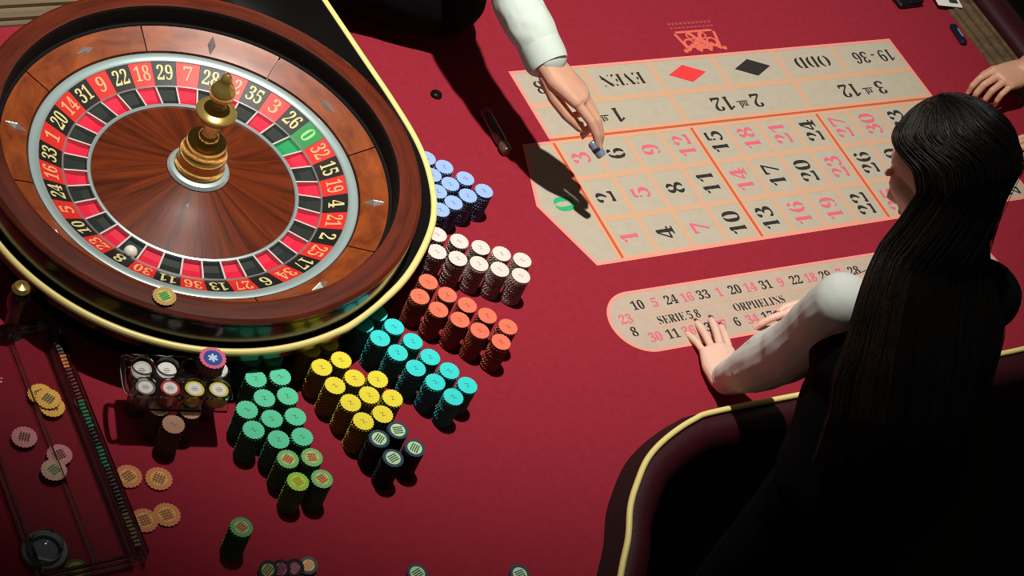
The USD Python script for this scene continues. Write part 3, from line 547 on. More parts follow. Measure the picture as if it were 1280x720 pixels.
hp = smooth_path([(-lx / 2 + 0.004, -ly / 2 + 0.01, TH - 0.003), (-lx / 2 - 0.012, -ly / 2 + 0.008, TH), (-lx / 2 - 0.016, 0, TH + 0.001), (-lx / 2 - 0.012, ly / 2 - 0.008, TH), (-lx / 2 + 0.004, ly / 2 - 0.01, TH - 0.003)], 6)
tray.part('end_handle', tube(hp, 0.0045, 10), CLEAR, smooth=True)
c_, s_ = math.cos(ang), math.sin(ang)
def tray_pt(x, y, z): return W(*o, TB) + [c_ * x * lx - s_ * y * ly, s_ * x * lx + c_ * y * ly, z]
mark = [('white_marker', (128, 122, 118), 'grey-edged white marker in the tray well by the handle, facing the felt', 0, None), ('red_marker', (190, 24, 34), 'red-edged white marker in the second front well of the tray', 1, None),
        ('yellow_marker', (214, 196, 60), 'yellow-edged white marker in the third front well of the tray', 2, None), ('gold_marker', (206, 196, 80), 'yellow-edged white marker in the front well beside the mint chips', 3, None),
        ('ivory_marker', (206, 196, 178), 'ivory marker tilted in the back well by the handle', 4, 24), ('pale_marker', (222, 220, 214), 'pale marker in the second back well of the tray', 5, 8)]
for nm_, rgb, lab, w, tilt in mark:
    x, y = wells[w]
    z0, h_ = (0.0064, TH - 0.012) if tilt is None else (0.02, 0.007)
    mk = Thing(nm_, lab, 'marker', tray_pt(x, y, z0 if tilt is None else 0.022), ang)
    ms = [lathe([(0.0, 0), (0.0165, 0), (0.0172, 0.001), (0.0172, h_ - 0.001), (0.0165, h_), (0.0, h_)], 28), lathe([(0.0, h_), (0.0125, h_), (0.0125, h_ + 0.0006), (0.0, h_ + 0.0006)], 28)]
    tx = slab(affinity.translate(text_poly('10', 0.008, 0, 0.8) if False else union_all([sbox(-0.006, -0.001, 0.006, 0.001), sbox(-0.004, 0.003, 0.004, 0.0042), sbox(-0.004, -0.0042, 0.004, -0.003)]), 0, 0), h_ + 0.0006, h_ + 0.0008)
    for m_ in ms + [tx]:
        if tilt: m_.apply_transform(trimesh.transformations.rotation_matrix(math.radians(tilt), [1, -0.4, 0]))
    mk.part('marker_body', ms[0], pbr(nm_ + '_body', rgb, 0.4), smooth=40); mk.part('marker_face', ms[1], IVORY, smooth=40); mk.part('printed_lines', tx, pbr('marker_ink', (150, 142, 128), 0.6), smooth=False)
x, y = wells[7]
for k in range(6):
    z = TH + 0.0008 + k * 0.0045; pq = at(266, 448, TZ + 0.28)[:2]; ploc = W(*pq, TB) + [0, 0, z]
    if k == 0:
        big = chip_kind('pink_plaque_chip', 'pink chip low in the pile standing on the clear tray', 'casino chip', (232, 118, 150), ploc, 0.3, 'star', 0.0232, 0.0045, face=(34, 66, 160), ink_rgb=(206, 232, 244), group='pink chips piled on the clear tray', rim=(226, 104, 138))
    else:
        copy_of(big, 'pink_plaque_chip', 'pink chip with blue centre and white star topping the pile on the tray' if k == 5 else 'pink chip low in the pile standing on the clear tray', ploc, 0.3, None if k == 5 else 'pink chips piled on the clear tray')
pw = Thing('white_disc', 'white marker disc peeping out beneath the pink chips', 'marker', tray_pt(x + 0.01, y - 0.03, TH - 0.0082), ang)
pw.part('disc', lathe([(0, 0), (0.0178, 0), (0.0185, 0.001), (0.0185, 0.006), (0.0178, 0.007), (0, 0.007)], 28), IVORY, smooth=40)

# ================================================================ CLEAR BOX AT THE LEFT
u0, u1, v0, v1 = -14.75, -12.86, -4.75, 0.45
bx_ = Thing('acrylic_box', 'long clear acrylic tray with plaques stood along its edge, beside the chip area', 'acrylic tray', W((u0 + u1) / 2, (v0 + v1) / 2, 0))
def bbox(ua, ub, va, vb, za, zb, r=0.0012):
    a, b = W(ua, va, za), W(ub, vb, zb); m = rbox(*(b - a), r=r); return m.translate([*((a + b) / 2)[:2], a[2]])
bx_.part('bottom_plate', bbox(u0, u1, v0, v1, 0.01, 0.06), PANE, local=False, smooth=30)
for nm_, q in (('side_wall', (u1 - 0.05, u1, v0, v1)), ('side_wall', (u1 - 0.25, u1 - 0.21, v0, v1)), ('side_wall', (u0, u0 + 0.05, v0, v1)), ('end_wall', (u0, u1 - 0.26, v1 - 0.05, v1)), ('end_wall', (u0, u1 - 0.26, v0, v0 + 0.05)), ('divider', (u1 - 0.88, u1 - 0.84, v0 + 0.08, v1 - 0.08))):
    bx_.part(nm_, bbox(*q, 0.065, 0.42 if nm_ != 'divider' else 0.22), PANE, local=False, smooth=30)
cols = [((66, 60, 66), 'smoke grey', 9), ((222, 130, 62), 'orange', 4), ((96, 30, 40), 'dark red', 9), ((30, 118, 78), 'green', 8), ((30, 34, 32), 'black', 5), ((26, 110, 76), 'emerald', 6), ((52, 36, 28), 'umber', 12), ((116, 96, 60), 'bronze', 9)]
vv = v1 - 0.12
for rgb, cn, k in cols:
    pth = None
    for i in range(k):
        lab = '%s plaque standing on edge in the channel of the clear tray' % cn
        loc = W(u1 - 0.13 + float(rng.uniform(-0.012, 0.012)), vv, 0.07)
        if pth is None:
            pth = Thing(cn.replace(' ', '_') + '_plaque', lab, 'plaque', loc, 0, cn + ' plaques in the channel')
            pth.part('plaque_body', rbox(0.12 * U, 0.06 * U, 0.28 * U, 0.0012, 6), pbr('plaque_' + cn.replace(' ', '_'), rgb, 0.25), smooth=30)
            pth.part('edge_stripe', rbox(0.05 * U, 0.04 * U, 0.016 * U, 0.0006, 6).translate([0.02 * U, 0, 0.272 * U]), pbr('plaque_edge_' + cn.replace(' ', '_'), tuple(int(q * 0.55 + 60) for q in rgb), 0.3), smooth=30)
        else: copy_of(pth, cn.replace(' ', '_') + '_plaque', lab, loc, float(rng.uniform(-0.12, 0.12)), cn + ' plaques in the channel')
        vv -= 0.0795
for k, (px, py, z, lab) in enumerate(((50, 494, 0.075, 'amber chip lying under two others in the clear tray'), (60, 500, 0.12, 'amber chip with dark lattice on top of the pile in the clear tray'), (65, 510, 0.075, 'amber chip half hidden at the front of the pile in the clear tray'))):
    loc = atw(px, py, z)
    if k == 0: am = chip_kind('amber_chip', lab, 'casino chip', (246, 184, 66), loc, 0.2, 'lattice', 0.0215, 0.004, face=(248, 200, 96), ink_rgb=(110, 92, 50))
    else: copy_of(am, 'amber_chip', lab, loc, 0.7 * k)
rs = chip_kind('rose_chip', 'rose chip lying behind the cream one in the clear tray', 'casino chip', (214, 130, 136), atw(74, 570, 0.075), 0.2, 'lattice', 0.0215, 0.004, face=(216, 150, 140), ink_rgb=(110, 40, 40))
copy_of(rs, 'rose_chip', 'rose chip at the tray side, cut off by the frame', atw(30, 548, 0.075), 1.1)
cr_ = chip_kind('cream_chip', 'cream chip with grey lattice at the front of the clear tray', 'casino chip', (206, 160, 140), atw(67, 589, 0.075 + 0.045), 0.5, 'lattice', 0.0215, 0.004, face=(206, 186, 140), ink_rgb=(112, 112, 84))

# knob standing where the shelf meets the clear tray
kp = (-13.62, 0.55)
kn = Thing('brass_topped_knob', 'dark glossy knob with a brass top at the shelf end', 'knob', W(kp[0], kp[1] , 0.0))
kn.part('knob_stem', lathe([(0, 0), (0.02, 0), (0.021, 0.004), (0.014, 0.02), (0.013, 0.06), (0.018, 0.075), (0.019, 0.1), (0.014, 0.112), (0, 0.115)], 40), pbr('smoked_metal', (96, 90, 80), 0.25, metal=0.8), smooth=40)
kn.part('knob_cap', lathe([(0, 0.1145), (0.012, 0.115), (0.016, 0.122), (0.012, 0.13), (0, 0.133)], 40), BRASS, smooth=40)

# glass dome with gold chips at the table's corner
gp = at(55, 690, 0.065)
gd = Thing('glass_dome', 'clear glass dome on a black disc near the table corner', 'glass dome', W(gp[0], gp[1], 0.062))
gd.part('base_disc', lathe([(0, 0.0005), (0.036, 0.0005), (0.038, 0.003), (0.036, 0.008), (0, 0.008)], 48), pbr('dome_base', (110, 114, 120), 0.3, metal=0.5), smooth=40)
gd.part('dome', lathe([(0, 0.0085), (0.024, 0.0085), (0.0285, 0.016), (0.027, 0.028), (0.02, 0.037), (0.01, 0.041), (0, 0.042)], 48), PANE, smooth=60)
for k, (px, py) in enumerate(((58, 712), (96, 714))):
    loc = atw(px, py, 0)
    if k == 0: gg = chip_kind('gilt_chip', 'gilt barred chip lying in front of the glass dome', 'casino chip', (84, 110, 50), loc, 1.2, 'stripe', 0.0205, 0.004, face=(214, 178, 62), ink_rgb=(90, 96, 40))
    else: copy_of(gg, 'gilt_chip', 'gilt barred chip lying beside the dome towards the open felt', loc, 1.5)

# ================================================================ THINGS ON THE FELT
bt = Thing('metal_stud', 'small round dark metal stud on the felt between wheel and layout', 'stud', atw(545, 119))
bt.part('stud_body', lathe([(0, 0), (0.0125, 0), (0.0135, 0.002), (0.012, 0.006), (0.008, 0.0085), (0.0075, 0.008), (0, 0.0078)], 40), pbr('gunmetal', (70, 60, 56), 0.25, metal=0.9), smooth=40)
a0, a1 = atw(606, 140, 0.14), atw(634, 190, 0.14); L_ = np.linalg.norm(a1 - a0); az = math.atan2(*(a1 - a0)[1::-1])
mk = Thing('smoked_vial', 'slim dark glass vial with a clear tip lying on the felt by the layout corner', 'vial', a0 * [1, 1, 0] + [0, 0, ZT], az)
def lying(prof): 
    m_ = lathe(prof, 28); m_.apply_transform(trimesh.transformations.rotation_matrix(PI / 2, [0, 1, 0])); m_.apply_translation([0, 0, 0.0135]); return m_
mk.part('vial_body', lying([(0, 0.012), (0.0115, 0.012), (0.0125, 0.02), (0.0125, L_ * 0.74), (0.01, L_ * 0.78), (0, L_ * 0.78)]), pbr('smoked_brown', (56, 32, 26), 0.12, coat=0.8), smooth=40)
mk.part('vial_cap', lying([(0, -0.004), (0.0085, -0.004), (0.0115, 0.0), (0.0125, 0.004), (0.0125, 0.0118), (0, 0.0118)]), pbr('cap_brown', (110, 70, 58), 0.3), smooth=40)
mk.part('vial_tip', lying([(0, L_ * 0.782), (0.0095, L_ * 0.782), (0.0125, L_ * 0.84), (0.0128, L_ * 0.93), (0.0095, L_), (0, L_ * 1.01)]), pbr('tip_glass', (190, 150, 130), 0.05, transmission_weight=0.8), smooth=40)
ph = Thing('black_wallet', 'black leather wallet lying at the far side of the felt', 'wallet', atw(1130, 1), 0.05)
ph.part('cover', rbox(0.085, 0.06, 0.016, 0.006), pbr('wallet_leather', (12, 11, 13), 0.45), smooth=40)
ph.part('flap', rbox(0.05, 0.058, 0.004, 0.0018).translate([0.016, 0, 0.016]), pbr('wallet_leather', (12, 11, 13), 0.45), smooth=40)
cdp = at(1180, 3, 0.14)
cd = Thing('white_card', 'white card lying across the wooden strip at the table end', 'card', W(cdp[0] + 0.15, cdp[1] + 0.1, 0.165), -0.2)
cd.part('card_sheet', slab(sbox(-0.04, -0.03, 0.04, 0.03).buffer(-0.004).buffer(0.004), 0.0, 0.0012), CUFF, smooth=False)
cd.part('printed_band', slab(sbox(0.004, -0.016, 0.032, 0.018), 0.0012, 0.0014), pbr('card_green', (44, 60, 48), 0.6), smooth=False)
l0, l1 = atw(1192, 32, 0.1), atw(1205, 52, 0.1); az = math.atan2(*(l1 - l0)[1::-1]); LL = np.linalg.norm(l1 - l0) + 0.012
lg = Thing('blue_lighter', 'dark blue lighter with a silver strip lying against the wooden strip', 'lighter', (l0 + l1) / 2 * [1, 1, 0] + [0, 0, ZT], az)
lg.part('lighter_body', rbox(LL, 0.02, 0.014, 0.005), pbr('lighter_blue', (14, 26, 48), 0.25, coat=0.5), smooth=40)
lg.part('lighter_strip', rbox(LL * 0.42, 0.005, 0.0016, 0.0006).translate([0, 0.002, 0.0135]), pbr('strip_silver', (176, 206, 232), 0.2, metal=0.6), smooth=40)

# ================================================================ PEOPLE
def unit(v): v = np.asarray(v, float); return v / np.linalg.norm(v)
def hand(wrist, direction, back, thumb_left, curls, spread, thumb, scale=1.0, finger_r=1.0):
    """wrist, direction and back of the hand in world metres; curls: three bends for each of the four fingers; thumb: points in the hand's frame (forward, thumb side, up).
    Returns the hand as one solid and the finger tips with their directions."""
    X = unit(direction); Z = np.asarray(back, float); Z = unit(Z - X * (Z @ X)); Y = np.cross(Z, X)
    if not thumb_left: Y = -Y
    F = np.stack([X, Y, Z]); s = scale
    pt = lambda p: np.asarray(wrist) + (np.asarray(p) * s) @ F
    base = [(0.088, 0.028, 0.0), (0.092, 0.008, 0.003), (0.087, -0.012, 0.002), (0.078, -0.03, -0.002)]
    rad = [0.0092, 0.0095, 0.009, 0.008]; lens = [(0.042, 0.026, 0.021), (0.046, 0.029, 0.022), (0.042, 0.027, 0.022), (0.033, 0.021, 0.019)]
    K = [(pt(b), (r + 0.0025) * s) for b, r in zip(base, rad)]
    solids = [blob((pt((0.0, 0.018, 0)), 0.017 * s), (pt((0.0, -0.018, 0)), 0.0165 * s), (pt((0.035, 0.026, -0.004)), 0.0155 * s), (pt((0.04, -0.028, -0.004)), 0.014 * s), *K, seg=16)]
    tips = []
    for i in range(4):
        p = np.array(base[i], float); d = math.radians(spread[i]); bend = 0.0; r = rad[i] * finger_r
        for j in range(3):
            bend += math.radians(curls[i][j])
            q = p + lens[i][j] * np.array([math.cos(bend) * math.cos(d), math.cos(bend) * math.sin(d), -math.sin(bend)])
            solids.append(bone(pt(p), r * s * (1.02, 0.96, 0.9)[j], pt(q), r * s * (0.96, 0.9, 0.78)[j], 14))
            axis = q - p; p = q
        tips.append((pt(p), unit((axis / np.linalg.norm(axis)) @ F), unit(np.array([math.sin(bend) * math.cos(d), math.sin(bend) * math.sin(d), math.cos(bend)]) @ F), r * s * 0.78))
    th = [np.array(t) for t in thumb]
    for a, b, ra, rb in zip(th[:-1], th[1:], (0.0155, 0.0115, 0.0105), (0.0115, 0.0105, 0.0085)):
        solids.append(bone(pt(a), ra * s, pt(b), rb * s, 14))
    ax = unit((th[-1] - th[-2]) @ F)
    tips.append((pt(th[-1]), ax, unit(np.cross(ax, np.cross(F[2] + 0.8 * F[1], ax))), 0.0085 * s))
    m = soften(union(solids), 0.0042, 8)
    return to_manifold(m), tips
def nails(tips):
    out = []
    for p, d, up, r in tips:
        side = np.cross(up, d)
        c = p + up * r * 0.62 + d * r * 0.35
        out.append(Manifold.batch_hull([Manifold.sphere(r * 0.34, 8).translate([float(x) for x in c + d * a * r + side * b * r]) for a in (-0.75, 0.55) for b in (-0.42, 0.42)]))
    return out
def head_solid(c, fwd, up, s=1.0):
    """cranium, face, nose, brows, lips, chin and ears as one surface"""
    X = unit(fwd); Z = unit(np.asarray(up) - X * (np.asarray(up) @ X)); Y = np.cross(Z, X); F = np.stack([X, Y, Z])
    pt = lambda p: np.asarray(c) + (np.asarray(p) * s) @ F
    parts = [blob((pt((-0.025, 0, 0.035)), 0.074 * s), (pt((0.025, 0, 0.035)), 0.066 * s), (pt((-0.01, 0.012, 0.01)), 0.064 * s), (pt((-0.01, -0.012, 0.01)), 0.064 * s)),
             blob((pt((0.055, 0.025, 0.0)), 0.036 * s), (pt((0.055, -0.025, 0.0)), 0.036 * s), (pt((0.062, 0.0, -0.075)), 0.022 * s), (pt((0.02, 0.035, -0.05)), 0.026 * s), (pt((0.02, -0.035, -0.05)), 0.026 * s), (pt((0.0, 0, 0.0)), 0.05 * s)),
             blob((pt((0.086, 0, 0.012)), 0.008 * s), (pt((0.108, 0, -0.028)), 0.0085 * s), (pt((0.09, 0.012, -0.034)), 0.007 * s), (pt((0.09, -0.012, -0.034)), 0.007 * s)),
             blob((pt((0.083, 0.02, -0.054)), 0.005 * s), (pt((0.083, -0.02, -0.054)), 0.005 * s), (pt((0.09, 0, -0.052)), 0.007 * s)),
             blob((pt((0.08, 0.016, -0.064)), 0.006 * s), (pt((0.08, -0.016, -0.064)), 0.006 * s), (pt((0.087, 0, -0.063)), 0.0065 * s)),
             blob((pt((0.082, 0.045, 0.026)), 0.007 * s), (pt((0.088, 0.012, 0.024)), 0.007 * s)), blob((pt((0.082, -0.045, 0.026)), 0.007 * s), (pt((0.088, -0.012, 0.024)), 0.007 * s))]
    for sg in (1, -1):
        parts.append(blob((pt((-0.005, sg * 0.074, 0.018)), 0.009 * s), (pt((-0.02, sg * 0.08, 0.016)), 0.009 * s), (pt((-0.006, sg * 0.073, -0.025)), 0.008 * s)))
    eyes = [ball(pt((0.076, sg * 0.031, 0.006)), 0.0125 * s, 16) for sg in (1, -1)]
    irises = [ball(pt((0.0865, sg * 0.031, 0.004)), 0.0052 * s, 12) for sg in (1, -1)]
    return union(parts), eyes, irises, pt, F
def w3(*p): return W(*p)
def chain(pts, radii): return [bone(pts[i], radii[i], pts[i + 1], radii[i + 1]) for i in range(len(pts) - 1)]
def hair_mat(name, a, b):
    return usdkit.material(stage, '/World/Looks/' + name, {
    'tc': ('texture_coordinate', {}), 'mp': ('mapping', {'scale': (1, 1, 0.06)}), 'no': ('noise_texture', {'scale': 220.0, 'detail': 4.0}),
    'ra': ('rgb_ramp', {'ramp': [(0.3, lin(a)), (0.75, lin(b))]}), 'bu': ('bump', {'strength': 0.45, 'distance': 0.002}),
    'p': ('principled_bsdf', {'roughness': 0.45, 'specular_ior_level': 0.3})},
    [('tc.object', 'mp.vector'), ('mp.vector', 'no.vector'), ('no.fac', 'ra.fac'), ('ra.color', 'p.base_color'), ('no.fac', 'bu.height'), ('bu.normal', 'p.normal')], surface='p.BSDF')
HAIRB = hair_mat('hair_dark', (9, 7, 6), (24, 17, 13))
HAIR_LIT = hair_mat('hair_lit_brown', (22, 15, 10), (62, 45, 29))  # browner copy of the hair: light on its left side painted in

# ---------------------------------------------------------------- the woman at the near edge
wp = Thing('person', 'woman with long dark hair, black waistcoat and white sleeves leaning on the near table edge', 'person', [0.75 * U, -7.3 * U, 0.0])
shL, shR = w3(-0.75, -5.55, 5.5), w3(2.35, -6.0, 5.55)
elL, wrL = w3(0.05, -4.75, 2.75), w3(0.42, -3.68, 0.42)
elR, wrR = w3(3.55, -4.5, 3.0), w3(3.75, -2.6, 0.62)
pelv, chest, neck = w3(0.95, -7.35, 1.9), w3(0.8, -6.35, 4.4), w3(0.8, -5.75, 6.1)
side = unit(shR - shL)
hc, hf, hu = w3(0.84, -4.78, 7.75), unit([-0.34, 0.74, -0.8]), np.array([0, 0.35, 1.0])
hd, eyes, irises, hpt, HF = head_solid(hc, hf, hu, 0.97)
knee = [w3(0.95 + k * 0.85, -6.95, -2.9) for k in (-1, 1)]; ank = [w3(0.95 + k * 0.8, -7.5, -7.4) for k in (-1, 1)]; toe = [w3(0.95 + k * 0.95, -6.2, -7.85) for k in (-1, 1)]
hip = [pelv + side * k * 0.085 for k in (-1, 1)]
handL, tipsL = hand(wrL + [0.0, 0.0, -0.012], np.array([0.62, 1.62, -0.14]), [0, 0.1, 1], False, [(4, 8, 6), (3, 7, 6), (4, 8, 6), (6, 10, 8)], (3, 10, -3, -13)[0:1] + (2, -7, -17), [(0.018, 0.024, -0.006), (0.046, 0.045, -0.012), (0.07, 0.056, -0.016), (0.09, 0.058, -0.018)], 0.99, 0.95)
handR, tipsR = hand(wrR, np.array([-1.0, -0.05, -0.2]), [0, -0.1, 1], False, [(12, 22, 18), (16, 26, 20), (18, 28, 20), (22, 30, 20)], (4, 0, -4, -9), [(0.018, 0.024, -0.006), (0.046, 0.045, -0.02), (0.07, 0.05, -0.028), (0.09, 0.046, -0.034)], 0.93, 0.95)
rough = [blob((pelv - side * 0.075, 0.1), (pelv + side * 0.075, 0.1), (chest - side * 0.06, 0.09), (chest + side * 0.06, 0.09)), blob((chest - side * 0.065, 0.095), (chest + side * 0.065, 0.095), (shL + side * 0.03, 0.045), (shR - side * 0.03, 0.045), (neck, 0.05)),
         *chain([shL, elL, wrL], [0.043, 0.034, 0.0235]), *chain([shR, elR, wrR], [0.043, 0.034, 0.0235]), bone(neck, 0.047, hc - hu * 0.055, 0.045), hd]
for k in (0, 1): rough += chain([hip[k], knee[k], ank[k]], [0.085, 0.052, 0.034]) + [bone(ank[k], 0.034, toe[k], 0.024)]
body_w = to_manifold(soften(union(rough), 0.012, 6)) + handL + handR
bp_ = wp.part('body', body_w, SKINW, local=False, smooth=True)
for e_ in eyes: wp.part('eye', e_, IVORY, local=False, smooth=True, parent=bp_)
for e_ in irises: wp.part('iris', e_, MATTE, local=False, smooth=True, parent=bp_)
for n_ in nails(tipsL + tipsR): wp.part('fingernail', n_, NAIL, local=False, smooth=True, parent=bp_)
def cloth(solids, length, amp, freq, seed, it=5):
    """soft cloth over a limb: the surface is pushed in and out by noise folds"""
    t = soften(union(solids), length, it); n_ = t.vertex_normals
    k = meshkit.fbm(t.vertices * freq, 3, seed) - 0.5
    t.vertices = t.vertices + n_ * (k * 2 * amp)[:, None]; trimesh.smoothing.filter_taubin(t, lamb=0.5, nu=0.52, iterations=6); return t
wp.part('waistcoat', cloth([blob((pelv - side * 0.08, 0.112), (pelv + side * 0.08, 0.112), (chest - side * 0.065, 0.1), (chest + side * 0.065, 0.1)), blob((chest - side * 0.07, 0.107), (chest + side * 0.07, 0.107), (shL + side * 0.05, 0.05), (shR - side * 0.05, 0.05), (neck - [0, 0, 0.02], 0.055)), bone(shR - side * 0.05, 0.068, shR + side * 0.012, 0.07)], 0.014, 0.006, 14, 1), CLOTHB, local=False, smooth=True, label='black waistcoat')
for nm_, a, b, c, sd in (('sleeve', shL, elL, wrL, 2), ('sleeve', shR, elR, wrR, 3)):
    s_ = [bone(a, 0.053, a + (b - a) * 0.5, 0.054), bone(a + (b - a) * 0.5, 0.054, b, 0.058), bone(b, 0.058, b + (c - b) * 0.55, 0.05), bone(b + (c - b) * 0.55, 0.05, c - (c - b) * 0.06, 0.036)]
    wp.part(nm_, cloth(s_, 0.009, 0.008, 8, sd, 4), SHIRTW, local=False, smooth=True, label='loose white shirt sleeve')
    d_ = unit(c - b)
    cf = lathe([(0.0262, -0.022), (0.0335, -0.024), (0.0345, 0.0), (0.0325, 0.016), (0.0255, 0.016)], 32)
    R_ = trimesh.geometry.align_vectors([0, 0, 1], d_); R_[:3, 3] = c - d_ * 0.004; cf.apply_transform(R_)
    wp.part('cuff', cf, CUFF, local=False, smooth=40)
wp.part('trousers', cloth([blob((pelv - side * 0.08, 0.108), (pelv + side * 0.08, 0.108), (hip[0] - [0, 0, 0.08], 0.098), (hip[1] - [0, 0, 0.08], 0.098))] + [x for k in (0, 1) for x in chain([hip[k], knee[k], ank[k] + [0, 0, 0.03]], [0.1, 0.075, 0.062])], 0.018, 0.005, 12, 4), CLOTHB, local=False, smooth=True, label='black trousers')
for k in (0, 1): wp.part('shoe', soften(union([blob((ank[k] - [0, 0.012, 0.022], 0.03), (toe[k], 0.03), (ank[k] + [0, 0, 0.02], 0.036))]), 0.014, 3), BLACKL, local=False, smooth=True)
# hair: a parted sheet of locks that leaves the face free and falls straight down the back
def hair_sheet():
    NA, NT = 220, 60
    a = np.radians(np.linspace(58, 305, NA)); t = np.linspace(0, 1, NT)
    out = []
    for shell in (0.0, -0.006):
        I, T = np.meshgrid(np.linspace(0, 1, NA), t, indexing='ij')
        rec = np.clip((T - 0.2) / 0.16, 0, 1); edge = np.radians(52 + 34 * rec * rec * (3 - 2 * rec)); A = edge + (np.radians(305) - edge) * I
        lock = meshkit.fbm(np.stack([A * 14, T * 1.3, A * 0], -1), 4, 5) - 0.5
        th = np.clip(T / 0.42, 0, 1) * np.radians(103)
        rx, ry, rz = 0.120 + shell, 0.110 + shell, 0.114 + shell
        fr = np.cos(A)
        x = rx * np.sin(th) * np.cos(A) - 0.012; y = ry * np.sin(th) * np.sin(A); z = rz * np.cos(th) + 0.03
        head_part = np.asarray(hc) + np.stack([x, y, z], -1) @ HF
        k = np.clip((T - 0.42) / 0.58, 0, 1)
        length = 0.45 * (1 + 0.12 * lock)
        ct, st = np.cos(np.radians(103)), np.sin(np.radians(103))
        root = np.asarray(hc) + np.stack([rx * st * np.cos(A) - 0.012, ry * st * np.sin(A), np.full_like(A, rz * ct + 0.03)], -1) @ HF
        P = np.where((T < 0.42)[..., None], head_part, root)
        zz = P[..., 2] - length * k
        sl = I * 2.0 - 1.0
        back = np.interp((zz - ZT) / U, [1.5, 2.5, 3.5, 4.5, 5.5, 6.3, 7.0], [-8.35, -8.25, -8.1, -7.85, -7.35, -6.75, -6.25])
        tu = 0.84 + sl * np.where(sl < 0, np.interp(k, [0, 0.3, 0.6, 1], [1.3, 2.0, 2.5, 2.3]), np.interp(k, [0, 0.4, 1], [1.3, 1.7, 1.5])); tv = back - 0.05 + 0.75 * sl ** 2 + shell * 8
        draw = np.clip(k * 2.6, 0, 1); draw = draw * draw * (3 - 2 * draw)
        P = np.stack([P[..., 0] * (1 - draw) + tu * U * draw, P[..., 1] * (1 - draw) + tv * U * draw, zz], -1)
        nrm = unit_rows(P - np.concatenate([np.broadcast_to(np.asarray(hc)[:2] + [0, -0.02 - 0], P.shape[:2] + (2,)), np.minimum(P[..., 2:], hc[2] + 0.03)], -1))
        P = P + nrm * (lock * (0.004 + 0.016 * np.clip(T - 0.25, 0, 1)))[..., None]
        out.append(P)
    V = np.concatenate([out[0].reshape(-1, 3), out[1].reshape(-1, 3)]); f = []
    idx = lambda s, i, j: s * NA * NT + i * NT + j
    for i in range(NA - 1):
        for j in range(NT - 1):
            f += [(idx(0, i, j), idx(0, i, j + 1), idx(0, i + 1, j + 1)), (idx(0, i, j), idx(0, i + 1, j + 1), idx(0, i + 1, j))]
            f += [(idx(1, i, j), idx(1, i + 1, j + 1), idx(1, i, j + 1)), (idx(1, i, j), idx(1, i + 1, j), idx(1, i + 1, j + 1))]
    for i in range(NA - 1):
        j = NT - 1; f += [(idx(0, i, j), idx(1, i, j), idx(1, i + 1, j)), (idx(0, i, j), idx(1, i + 1, j), idx(0, i + 1, j))]
    for i, fl in ((0, 0), (NA - 1, 1)):
        for j in range(NT - 1):
            q = [(idx(0, i, j), idx(1, i, j), idx(1, i, j + 1)), (idx(0, i, j), idx(1, i, j + 1), idx(0, i, j + 1))]
            f += [x[::-1] if fl else x for x in q]
    return V, np.array(f)
def unit_rows(v): return v / np.maximum(np.linalg.norm(v, axis=-1, keepdims=True), 1e-9)
hv, hf_ = hair_sheet()
def strands(name, mat, n, lo, hi, seed):
    g = np.random.default_rng(seed); S = hv[:220 * 60].reshape(220, 60, 3); pts = []
    for _ in range(n):
        i = g.uniform(lo, hi); a = int(i); w = i - a; t0 = int(g.integers(0, 26)); n_ = 30
        tt = np.linspace(t0, min(59, t0 + g.uniform(26, 40)), n_); b = np.minimum(tt.astype(int), 58); q = (tt - b)[:, None]
        L = (1 - w) * S[a] + w * S[a + 1]; c = L[b] * (1 - q) + L[b + 1] * q
        o = c - (np.asarray(hc) + [0, -0.02, 0]); o[:, 2] *= 0.4; o /= np.linalg.norm(o, axis=1, keepdims=True)
        c = c + o * (g.uniform(0.0005, 0.004) + 0.004 * np.linspace(0, 1, n_)[:, None] * g.uniform(-0.3, 1)) + g.normal(0, 0.004, 3) * np.linspace(0, 1, n_)[:, None] ** 1.5
        pts.append(c)
    cv = UsdGeom.BasisCurves.Define(stage, wp.path + '/' + name)
    P = (np.concatenate(pts) - wp.loc).astype(np.float32)
    cv.CreatePointsAttr([Gf.Vec3f(*map(float, x)) for x in P]); cv.CreateCurveVertexCountsAttr([30] * n); cv.CreateTypeAttr('linear')
    cv.CreateWidthsAttr([0.0011]); cv.SetWidthsInterpolation('constant')
    UsdShade.MaterialBindingAPI.Apply(cv.GetPrim()).Bind(mat); tag(cv.GetPrim(), None, None, None, 'stuff')
strands('hair_strands', HAIRB, 900, 2, 217, 3); strands('lit_lock_strands', HAIR_LIT, 160, 1, 42, 4)
lit_side = ((hf_ % (220 * 60)) // 60).max(1) < 44
low = hv[hf_].mean(1)[:, 2] < hc[2] - 0.02
def compact(v, f):
    t_ = trimesh.Trimesh(v, f, process=False); t_.remove_unreferenced_vertices(); return t_
wp.part('hair', compact(hv, hf_[~(lit_side & low)]), HAIRB, local=False, smooth=True, label='long straight dark hair')
wp.part('lit_hair_lock', compact(hv, hf_[lit_side & low]), HAIR_LIT, local=False, smooth=True, label='lock falling over one shoulder, light painted in as a browner colour')

